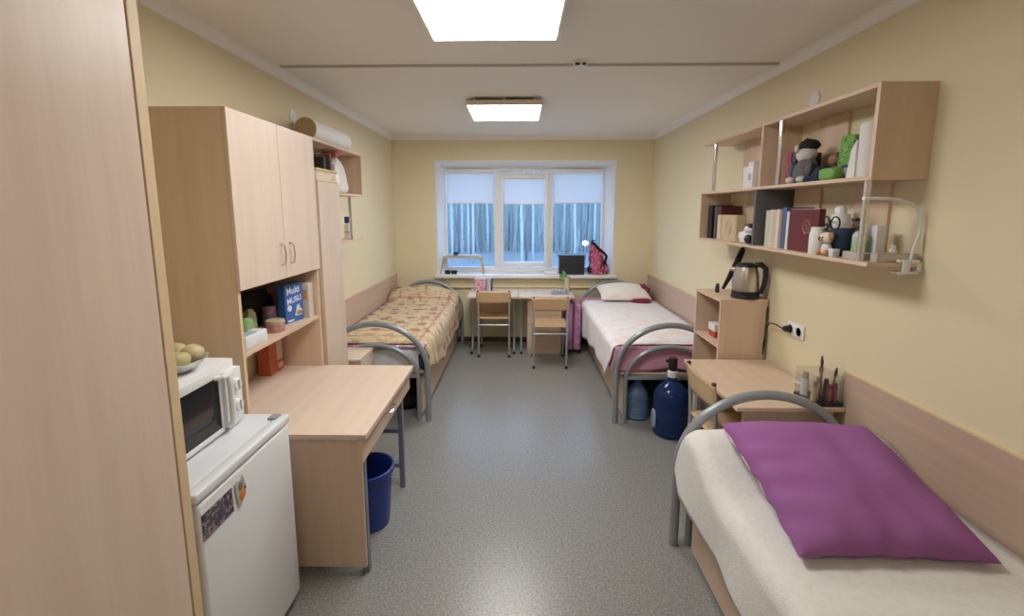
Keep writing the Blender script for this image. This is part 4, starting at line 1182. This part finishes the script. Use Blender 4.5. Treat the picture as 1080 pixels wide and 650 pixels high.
t = thing('mug', 'navy mug holding glasses behind the puppy figurine', 'mug', (1.475, 2.075, BZ))
b = NB(); lathe(b, [(.042, BZ), (.05, BZ + .01), (.055, BZ + .10), (.056, BZ + .125), (.050, BZ + .125), (.046, BZ + .02)], (1.475, 2.075, 0), 28)
obj('mug_body', b, M('navy_ceramic', (.012, .035, .075), .3), t)
obj('mug_handle', tube(NB(), [(1.475, 2.022, BZ + .10), (1.475, 1.99, BZ + .09), (1.475, 1.985, BZ + .06), (1.475, 2.02, BZ + .03)], .008, 8), M('navy_ceramic', (.012, .035, .075), .3), t)
t = thing('glasses', 'black round-rimmed glasses standing in the navy mug', 'glasses', (1.43, 2.115, BZ + .11))
for dy in (.02, -.045):
    obj('rim', tube(NB(), [(1.425, 2.115 + dy + .029 * math.cos(2 * PI * k / 24), BZ + .148 + .029 * math.sin(2 * PI * k / 24)) for k in range(24)], .0035, 6, closed=True), black, t)
obj('bridge', tube(NB(), [(1.425, 2.107, BZ + .15), (1.425, 2.097, BZ + .15)], .003, 6), black, t)
obj('temple', tube(NB(), [(1.427, 2.162, BZ + .15), (1.46, 2.158, BZ + .13), (1.476, 2.118, BZ + .10)], .003, 6), black, t)
t = thing('pump_bottle', 'clear soap bottle with green liquid and black pump on the lower shelf', 'bottle', (1.455, 1.952, BZ))
obj('bottle_body', lathe(NB(), [(.027, BZ + .03), (.028, BZ + .035), (.028, BZ + .10), (.020, BZ + .115), (.012, BZ + .12)], (1.455, 1.952, 0)), M('soap_clear', (.45, .50, .40), .2), t)
obj('liquid', lathe(NB(), [(.0285, BZ + .032), (.0285, BZ + .075)], (1.455, 1.952, 0), cap=False), mk_print('soap_green', (.18, .42, .10), (.45, .50, .40), 60, .8, .5, .55), t)
b = NB(); lathe(b, [(.014, BZ + .12), (.014, BZ + .14), (.006, BZ + .145), (.006, BZ + .165)], (1.455, 1.952, 0)); box(b, 1.42, 1.468, 1.937, 1.967, BZ + .16, BZ + .174, bev=.004)
obj('pump', b, black, t)
single('carton', bx(1.49, 1.53, 1.91, 1.962, BZ, BZ + .145, bev=.002), white_pl, 'slim upright white carton behind the chrome pole on the lower shelf', 'carton', (1.51, 1.936, BZ), smooth=0)
t = thing('flat_box', 'long flat beige-grey box lying under the pump bottle at the shelf end', 'box', (1.46, 1.86, BZ))
obj('box_body', bx(1.42, 1.50, 1.885, 2.00, BZ, BZ + .03, bev=.002), M('grey_card', (.46, .42, .40), .5), t, smooth=0)
t = thing('flat_box', 'flat grey box lying at the lamp end of the lower shelf', 'box', (1.48, 1.835, BZ))
obj('box_body', bx(1.425, 1.585, 1.812, 1.848, BZ, BZ + .036, bev=.002), M('grey_card', (.46, .42, .40), .5), t, smooth=0)
obj('edge_label', bx(1.435, 1.575, 1.8105, 1.8125, BZ + .006, BZ + .03), M('card_light', (.56, .50, .47), .5), t, smooth=0)
single('figurine', lathe(NB(), [(.012, BZ + .036), (.015, BZ + .042), (.008, BZ + .058), (.010, BZ + .062), (.004, BZ + .07)], (1.50, 1.83, 0), 14), M('trinket', (.6, .55, .5), .4), 'tiny pale trinket on the flat grey box', 'trinket', (1.50, 1.83, BZ + .036))
t = thing('cube_box', 'small white cube box beside the puppy figurine', 'box', (1.405, 2.028, BZ))
obj('box_body', bx(1.388, 1.418, 2.012, 2.044, BZ, BZ + .034, bev=.003), M('cube_blue_white', (.58, .64, .70), .4), t)
obj('lid', bx(1.387, 1.419, 2.011, 2.045, BZ + .026, BZ + .036, bev=.002), white_pl, t)
# upper shelf
UZ = 1.786
t = thing('white_box', 'small white box standing on the upper shelf left of the divider', 'box', (1.45, 2.885, UZ))
obj('box_body', bx(1.42, 1.49, 2.83, 2.95, UZ, UZ + .135, bev=.003), white_pl, t)
obj('lid', bx(1.425, 1.485, 2.835, 2.90, UZ + .135, UZ + .16, bev=.003), white_pl, t)
obj('print_mark', bx(1.4185, 1.4202, 2.85, 2.88, UZ + .05, UZ + .09), kg, t, smooth=0)
book(1.425, 1.56, 2.455, 2.49, UZ, .165, mk_print('cover_pink_orange', (.42, .10, .14), (.45, .12, .32), 20, .9, .45, .55), 'pink and orange covered book behind the chrome pole on the upper shelf', 'books on the upper right shelf')
book(1.43, 1.56, 2.42, 2.448, UZ, .16, (.05, .03, .03), 'dark brown book behind the plush toy on the upper shelf', 'books on the upper right shelf')
t = thing('plush_toy', 'grey plush toy with white face and black hair on the upper shelf', 'toy', (1.45, 2.365, UZ))
pg = M('plush_grey', (.13, .13, .145), .95, 0, .2, 60, .4)
pw = M('plush_white', (.58, .57, .56), .9, 0, .1, 60, .3)
obj('body', blob(NB(), 1.395, 1.51, 2.29, 2.435, UZ, UZ + .125, .1, 4, .8, taper=.25), pg, t)
obj('head', ball(NB(), (1.45, 2.365, UZ + .145), (.045, .052, .045)), pw, t)
obj('hair', ball(NB(), (1.455, 2.362, UZ + .185), (.046, .05, .034), lump=.25, seed=3), black_cloth, t)
obj('beak', ball(NB(), (1.402, 2.37, UZ + .172), (.010, .012, .02)), pw, t)
for s in (-1, 1):
    obj('paw', ball(NB(), (1.405, 2.365 + s * .045, UZ + .018), (.022, .026, .018)), pw, t)
    obj('arm', ball(NB(), (1.425, 2.365 + s * .072, UZ + .075), (.018, .018, .04)), pg, t)
t = thing('cap', 'dark navy cap lying beside the plush toy on the upper shelf', 'cap', (1.44, 2.25, UZ))
b = NB(); ball(b, (1.46, 2.235, UZ + .004), (.055, .065, .075))
for v in b.verts: v.co.z = max(v.co.z, UZ)
obj('crown', b, M('cap_navy', (.012, .02, .055), .85, 0, .2, 40, .3), t)
obj('brim', blob(NB(), 1.40, 1.45, 2.24, 2.32, UZ, UZ + .03, .1, 2), M('cap_navy', (.012, .02, .055), .85, 0, .2, 40, .3), t)
t = thing('figurine', 'small brown and red figure behind the green pouch on the upper shelf', 'figurine', (1.54, 2.235, UZ))
obj('body', blob(NB(), 1.51, 1.565, 2.245, 2.315, UZ, UZ + .09, .15, 3, .8, taper=.3), M('figure_brown', (.22, .09, .05), .6, 0, .4, 40), t)
obj('head', ball(NB(), (1.537, 2.28, UZ + .107), .030), M('figure_tan', (.36, .22, .14), .6, 0, .3, 40), t)
obj('ear', ball(NB(), (1.535, 2.305, UZ + .132), .012), M('figure_brown', (.22, .09, .05), .6), t)
obj('ear', ball(NB(), (1.535, 2.257, UZ + .132), .012), M('figure_brown', (.22, .09, .05), .6), t)
single('pouch', blob(NB(), 1.40, 1.455, 2.075, 2.195, UZ, UZ + .058, .1, 6, .55), M('pouch_green', (.16, .36, .08), .6, 0, .1), 'bright green soft pouch lying on the front of the upper shelf', 'pouch', (1.43, 2.1, UZ))
t = thing('tin', 'tall bright green tin with dotted print on the upper shelf', 'tin', (1.525, 2.115, UZ))
b = NB(); box(b, -.032, .032, -.045, .045, 0, .20, bev=.01)
bmesh.ops.rotate(b, matrix=Matrix.Rotation(math.radians(6), 3, 'X'), verts=b.verts[:], cent=(0, 0, 0))
bmesh.ops.translate(b, verts=b.verts[:], vec=(1.525, 2.165, UZ + .006))
obj('tin_body', b, mk_print('tin_green', (.17, .40, .07), (.10, .16, .10), 45, .9, .54, .58, extra=(.45, .48, .40)), t)
t = thing('dish', 'blue-rimmed grey dish beside the paper roll on the upper shelf', 'dish', (1.45, 2.01, UZ))
obj('dish_body', lathe(NB(), [(.02, UZ + .0), (.03, UZ + .03), (.036, UZ + .055), (.032, UZ + .055), (.02, UZ + .01)], (1.475, 2.075, 0)), M('dish_grey', (.42, .43, .47), .3), t)
obj('rim', lathe(NB(), [(.036, UZ + .052), (.038, UZ + .055), (.038, UZ + .064), (.030, UZ + .066)], (1.475, 2.075, 0)), M('rim_blue', (.02, .06, .22), .3), t)
t = thing('paper_towel', 'white paper towel roll at the end of the upper shelf', 'paper towel', (1.48, 1.95, UZ))
obj('towel_roll', lathe(NB(), [(.050, UZ), (.052, UZ + .004), (.052, UZ + .22), (.046, UZ + .226), (.018, UZ + .226)], (1.48, 1.965, 0), 28), M('tissue', (.74, .73, .74), .85, 0, .03, 40, .2), t)
b = NB(); prism(b, [(1.985, UZ), (2.035, UZ), (2.018, UZ + .12), (1.99, UZ + .16)], 'x', 1.425, 1.432); obj('loose_sheet', b, M('tissue', (.74, .73, .74), .85), t)

# clip lamp at the shelf end
t = thing('clip_lamp', 'white clip-on lamp with bent neck at the end of the lower shelf', 'lamp', (1.55, 1.815, 1.40))
b = NB(); box(b, 1.50, 1.585, 1.795, 1.832, 1.4445, 1.456, bev=.004); box(b, 1.50, 1.585, 1.795, 1.832, 1.398, 1.409, bev=.004); box(b, 1.575, 1.595, 1.797, 1.830, 1.409, 1.4445, bev=.003)
box(b, 1.515, 1.545, 1.790, 1.7995, 1.405, 1.45, bev=.004)
obj('clamp', b, white_pl, t)
obj('clamp_screw', lathe(NB(), [(.016, 1.409), (.016, 1.422), (.008, 1.4275)], (1.55, 1.815, 0), 16), M('screw_brown', (.22, .16, .12), .4), t)
obj('neck', tube(NB(), [(1.555, 1.81, 1.45), (1.562, 1.81, 1.50), (1.578, 1.81, 1.56), (1.580, 1.81, 1.61), (1.568, 1.812, 1.65), (1.54, 1.815, 1.675), (1.50, 1.82, 1.688)], .0055, 10), white_pl, t)
b = NB(); tube(b, [(1.50, 1.82, 1.688), (1.46, 1.828, 1.695), (1.41, 1.838, 1.697), (1.372, 1.846, 1.697)], .007, 10, flat=2.0)
obj('lamp_head', b, white_pl, t)

# ------------------------------------------------------------------ bookcase, kettle etc.
t = thing('bookcase', 'open pale wood bookcase with the kettle on top, on the right', 'bookcase', (1.445, 3.055, 0))
bx0, by0, by1, bt = 1.29, 2.85, 3.262, 1.085
obj('side_panel', bx(bx0, XR - .018, by0, by0 + .018, 0, bt - .018), wood_z, t, smooth=0)
obj('side_panel', bx(bx0, XR - .018, by1 - .018, by1, 0, bt - .018), wood_z, t, smooth=0)
obj('top_panel', bx(bx0 - .002, XR - .016, by0 - .002, by1 + .002, bt - .018, bt, bev=.0015), wood_y, t, smooth=0)
obj('back_panel', bx(XR - .018, XR - .005, by0, by1, 0, bt), M('dark_hardboard2', (.36, .27, .16), .7), t, smooth=0)
for z in (.06, .40, .76):
    obj('shelf', bx(bx0 + .002, XR - .018, by0 + .018, by1 - .018, z, z + .016), wood_y, t, smooth=0)
obj('plinth', bx(bx0 + .01, bx0 + .025, by0 + .018, by1 - .018, 0, .06), wood_y, t, smooth=0)
t = thing('tea_box', 'red and white tea box inside the open bookcase', 'box', (1.37, 3.09, .776))
obj('carton', bx(1.345, 1.395, 3.04, 3.14, .776, .835, bev=.002), M('tea_red', (.48, .06, .04), .45, 0, .2, 60), t, smooth=0)
obj('lid', bx(1.343, 1.397, 3.038, 3.142, .82, .87, bev=.002), white_pl, t, smooth=0)
single('canister', lathe(NB(), [(.035, .776), (.037, .78), (.037, .90), (.03, .91)], (1.40, 2.975, 0)), black, 'black canister beside the red tea box in the bookcase', 'canister', (1.40, 2.975, .776))
t = thing('cup', 'pale cup on the lower shelf of the bookcase', 'cup', (1.36, 3.10, .416))
obj('cup_body', lathe(NB(), [(.03, .416), (.038, .43), (.04, .50), (.036, .50), (.03, .43)], (1.36, 3.10, 0)), M('cup_beige', (.6, .5, .42), .4), t)
obj('cup_handle', tube(NB(), [(1.32, 3.10, .485), (1.30, 3.10, .47), (1.30, 3.10, .45), (1.325, 3.10, .435)], .006, 8), M('cup_beige', (.6, .5, .42), .4), t)

kx, ky, kz = 1.475, 2.925, bt
t = thing('kettle', 'stainless electric kettle with black handle on top of the bookcase', 'kettle', (kx, ky, kz))
obj('base', lathe(NB(), [(.085, kz), (.087, kz + .006), (.082, kz + .022)], (kx, ky, 0), 32), black, t)
obj('kettle_body', lathe(NB(), [(.072, kz + .022), (.078, kz + .03), (.079, kz + .08), (.074, kz + .16), (.062, kz + .205)], (kx, ky, 0), 36), steel, t)
obj('bottom_band', lathe(NB(), [(.0795, kz + .022), (.081, kz + .032), (.0805, kz + .048)], (kx, ky, 0), 36, cap=False), black, t)
obj('lid', lathe(NB(), [(.063, kz + .203), (.06, kz + .218), (.035, kz + .228), (.012, kz + .23)], (kx, ky, 0), 32), black, t)
b = NB(); hx, hy = .80, -.60
P = lambda d, z: (kx + hx * d, ky + hy * d, kz + z)
tube(b, [P(.045, .218), P(.08, .222), P(.108, .20), P(.112, .15), P(.105, .09), P(.092, .045), P(.072, .04)], .015, 10, radii=[.016, .018, .018, .016, .015, .015, .014])
obj('handle', b, black, t)
obj('spout', prism(NB(), [(0, 0), (.03, 0), (.045, .03), (0, .03)], 'y', -.02, .02), steel, t) if False else None
b = NB(); ball(b, (kx - .058, ky + .03, kz + .185), (.03, .025, .018)); obj('spout', b, steel, t)
t = thing('umbrella', 'black folded umbrella leaning on the wall behind the kettle', 'umbrella', (1.44, 3.18, bt))
obj('canopy', tube(NB(), [(1.445, 3.18, bt + .012), (1.50, 3.185, bt + .12), (1.545, 3.19, bt + .22), (1.575, 3.195, bt + .295)], .02, 10, radii=[.010, .019, .022, .018]), black_cloth, t)
obj('handle', tube(NB(), [(1.575, 3.195, bt + .295), (1.582, 3.197, bt + .325)], .010, 10), black, t)
t = thing('jar', 'small black lidded jar partly hidden behind the kettle', 'jar', (1.50, 3.10, bt))
obj('jar_body', lathe(NB(), [(.026, bt), (.028, bt + .004), (.028, bt + .07), (.024, bt + .078)], (1.485, 3.07, 0)), M('jar_pale', (.35, .37, .36), .3), t)
obj('lid', lathe(NB(), [(.028, bt + .07), (.028, bt + .10), (.02, bt + .106)], (1.485, 3.07, 0)), black, t)
t = thing('spice_bottle', 'tiny black bottle at the front edge of the bookcase top', 'bottle', (1.375, 3.11, bt))
obj('bottle_body', lathe(NB(), [(.013, bt), (.014, bt + .003), (.014, bt + .042), (.010, bt + .047)], (1.375, 3.11, 0), 16), black, t)
obj('cap', lathe(NB(), [(.011, bt + .047), (.011, bt + .062)], (1.375, 3.11, 0), 16), M('cap_dark', (.03, .03, .03), .4), t)

t = thing('socket', 'white double wall socket above the small desk', 'socket', (XR, 2.55, .965))
obj('plate', bx(XR - .012, XR, 2.475, 2.632, .922, 1.006, bev=.005), white_pl, t)
for y in (2.515, 2.593):
    b = NB(); lathe(b, [(.03, -.012), (.03, -.016), (.026, -.0165), (.024, -.010)], (XR, y, .964), 24, 'x'); s_ = obj('outlet', b, white_pl, t)
    for dy in (-.0095, .0095):
        obj('hole', lathe(NB(), [(.003, -.0125), (.003, -.0112)], (XR, y + dy, .964), 8, 'x'), black, s_)
t = thing('power_cord', 'black power cord plugged into the double wall socket', 'cord', (1.58, 2.62, .964))
b = NB(); lathe(b, [(.019, -.018), (.02, -.03), (.016, -.05), (.007, -.06)], (XR, 2.593, .964), 18, 'x'); obj('plug', b, black, t)
obj('cable', tube(NB(), [(XR - .055, 2.595, .963), (XR - .06, 2.66, .972), (XR - .05, 2.74, .962), (XR - .03, 2.81, .92), (XR - .025, 2.83, .87), (XR - .022, 2.835, .80), (XR - .03, 2.833, .73), (XR - .028, 2.838, .78), (XR - .02, 2.84, .86), (XR - .018, 2.842, .94), (XR - .016, 2.843, 1.04)], .004, 8), black, t)

# ------------------------------------------------------------------ right desk
t = thing('desk', 'small pale wood desk between the bookcase and the cream bed', 'desk', (1.33, 2.45, 0))
obj('desktop', bx(1.06, 1.58, 2.095, 2.815, .678, .70, bev=.003), wood_y, t, smooth=0)
obj('apron', bx(1.12, 1.56, 2.14, 2.156, .56, .678), wood_x, t, smooth=0)
obj('end_panel', bx(1.12, 1.56, 2.76, 2.776, .05, .678), wood_x, t, smooth=0)
obj('back_panel', bx(1.545, 1.56, 2.156, 2.76, .25, .678), wood_y, t, smooth=0)
for x, y in ((1.14, 2.17), (1.54, 2.17), (1.14, 2.745), (1.54, 2.745)):
    obj('leg', bx(x - .0125, x + .0125, y - .0125, y + .0125, 0, .677), grey_tube, t)
# organiser
t = thing('organizer', 'clear acrylic organizer on a black base with brushes and tubes', 'organizer', (1.50, 2.18, .70))
obj('base', bx(1.425, 1.575, 2.105, 2.255, .70, .722, bev=.003), black, t)
b = NB()
for a in ((1.427, 1.4295, 2.107, 2.253, .722, .83), (1.5705, 1.573, 2.107, 2.253, .722, .85), (1.427, 1.573, 2.107, 2.1095, .722, .835), (1.427, 1.573, 2.2505, 2.253, .722, .86), (1.499, 1.501, 2.1095, 2.2505, .722, .82)):
    box(b, *a)
obj('acrylic_walls', b, clear, t, smooth=0)
def stick(x, y, h, r, col, tip, lab, lean=(0, 0)):
    t = thing('makeup_brush' if tip else 'cosmetic_tube', lab, 'brush' if tip else 'tube', (x, y, .722), group='cosmetics in the acrylic organizer')
    m_ = M('cosm_%.2f_%.2f_%.2f' % col, col, .4, 0, .1, 40)
    if tip:
        obj('brush_handle', tube(NB(), [(x, y, .724), (x + lean[0] * .7, y + lean[1] * .7, .722 + h * .7)], r, 8), m_, t)
        obj('bristles', tube(NB(), [(x + lean[0] * .7, y + lean[1] * .7, .722 + h * .7), (x + lean[0] * .85, y + lean[1] * .85, .722 + h * .85), (x + lean[0], y + lean[1], .722 + h)], r, 8, radii=[r, r * 1.7, r * .6]), M('bristle', (.10, .05, .05), .9), t)
    else:
        obj('tube_body', lathe(NB(), [(r, .7225), (r, .722 + h * .7), (r * .9, .722 + h * .72)], (x, y, 0), 14), m_, t)
        obj('cap', lathe(NB(), [(r * .85, .722 + h * .72), (r * .8, .722 + h)], (x, y, 0), 14), M('cosm_cap_%.2f' % col[0], tuple(c * .6 for c in col), .4), t)
stick(1.45, 2.135, .10, .014, (.55, .42, .22), 0, 'golden-beige tube at the front of the organizer')
stick(1.48, 2.165, .11, .012, (.62, .50, .40), 0, 'pale beige tube beside the golden one in the organizer')
stick(1.45, 2.21, .12, .018, (.62, .64, .62), 0, 'whitish tube at the desk side of the organizer')
stick(1.52, 2.13, .085, .013, (.28, .05, .06), 0, 'dark red lipstick tube in the wall half of the organizer')
stick(1.55, 2.135, .09, .012, (.35, .08, .14), 0, 'raspberry tube nearest the wall in the organizer')
stick(1.525, 2.165, .10, .012, (.05, .02, .03), 0, 'black tube behind the dark red lipstick')
stick(1.53, 2.20, .21, .0045, (.30, .18, .12), 1, 'long brown brush leaning up out of the organizer', (-.02, -.01))
stick(1.555, 2.17, .16, .0045, (.25, .12, .12), 1, 'short dark brush leaning towards the wall in the organizer', (.012, -.01))
stick(1.54, 2.22, .15, .006, (.22, .04, .07), 1, 'maroon brush at the back of the organizer', (-.005, .005))
t = thing('hand_cream', 'small white tube with green print lying on the desk beside the organizer', 'tube', (1.53, 2.36, .70))
b = NB(); tube(b, [(1.545, 2.30, .716), (1.53, 2.36, .716), (1.52, 2.41, .712)], .015, 10, radii=[.015, .015, .006]); obj('tube_body', b, mk_print('cream_tube', (.66, .68, .64), (.20, .45, .18), 40, .8, .54, .6), t)
obj('cap', tube(NB(), [(1.549, 2.285, .716), (1.545, 2.30, .716)], .012, 10), white_pl, t)
# water bottles
t = thing('water_bottle', 'large dark blue water jug with black pump beside the bookcase', 'water jug', (1.125, 3.19, 0))
wx, wy = 1.125, 3.19
obj('jug_body', lathe(NB(), [(.10, .002), (.122, .015), (.127, .05), (.122, .10), (.127, .12), (.127, .19), (.122, .205), (.127, .22), (.126, .30), (.11, .345), (.07, .385), (.032, .41), (.03, .445)], (wx, wy, 0), 40), blue_pet, t)
obj('collar', lathe(NB(), [(.034, .44), (.036, .445), (.036, .485), (.030, .49)], (wx, wy, 0), 24), white_pl, t)
b = NB(); lathe(b, [(.030, .49), (.031, .50), (.031, .575), (.026, .585)], (wx, wy, 0), 24); box(b, wx - .05, wx - .025, wy - .012, wy + .012, .55, .568, bev=.003)
obj('pump', b, black, t)
obj('label', blob(NB(), wx - .135, wx - .118, wy - .05, wy + .035, .05, .19, .05, 1), M('jug_label', (.30, .38, .52), .5, 0, .2, 60), t)
t = thing('water_bottle', 'smaller clear blue ribbed water bottle under the white bed', 'water bottle', (.945, 3.46, 0))
wx, wy = .945, 3.455
pr_ = [(.07, .002), (.085, .012)]
for k in range(8):
    z = .02 + k * .022
    pr_ += [(.088, z), (.083, z + .011)]
pr_ += [(.087, .195), (.078, .225), (.05, .265), (.030, .285), (.024, .292)]
obj('bottle_body', lathe(NB(), pr_, (wx, wy, 0), 32), pale_pet, t)
obj('cap', lathe(NB(), [(.029, .289), (.029, .315), (.025, .319)], (wx, wy, 0), 20), M('cap_navy2', (.03, .08, .26), .35), t)
single('packet', blob(NB(), 1.33, 1.45, 2.90, 3.0, 0, .0, .2, 2) if False else blob(NB(), 1.19, 1.26, 2.60, 2.72, 0, .24, .15, 2), M('packet_blue2', (.10, .26, .50), .4, 0, .5, 30), 'blue and white packet on the floor under the small desk', 'packet', (1.225, 2.66, 0))

# ------------------------------------------------------------------ world, camera, view
w = bpy.data.worlds.new('dusk_sky'); S.world = w; w.use_nodes = True
nt = w.node_tree
for n in list(nt.nodes): nt.nodes.remove(n)
out = nt.nodes.new('ShaderNodeOutputWorld'); bg = nt.nodes.new('ShaderNodeBackground')
bg.inputs[0].default_value = (.35, .60, 1.0, 1); bg.inputs[1].default_value = 4.0
nt.links.new(bg.outputs[0], out.inputs[0])

cam = bpy.data.cameras.new('camera'); co = bpy.data.objects.new('camera', cam); COL.objects.link(co)
F = 475.0
cam.sensor_fit = 'HORIZONTAL'; cam.sensor_width = 36.0; cam.lens = F / 1080 * 36
cam.shift_x = 0; cam.shift_y = -(325 - 290) / 1080
pitch = math.atan2(68, F); yaw = math.atan2(8, F)
co.location = (0, 0, 1.65); co.rotation_euler = (PI / 2 - pitch, 0, yaw)
cam.clip_start = .02; cam.clip_end = 300
S.camera = co
S.view_settings.view_transform = 'Standard'; S.view_settings.look = 'None'
S.view_settings.gamma = 1; S.view_settings.use_curve_mapping = False
S.view_settings.exposure = -0.25
S.cycles.use_denoising = True
S.cycles.max_bounces = 12; S.cycles.diffuse_bounces = 6; S.cycles.transparent_max_bounces = 12
S.cycles.sample_clamp_indirect = 6
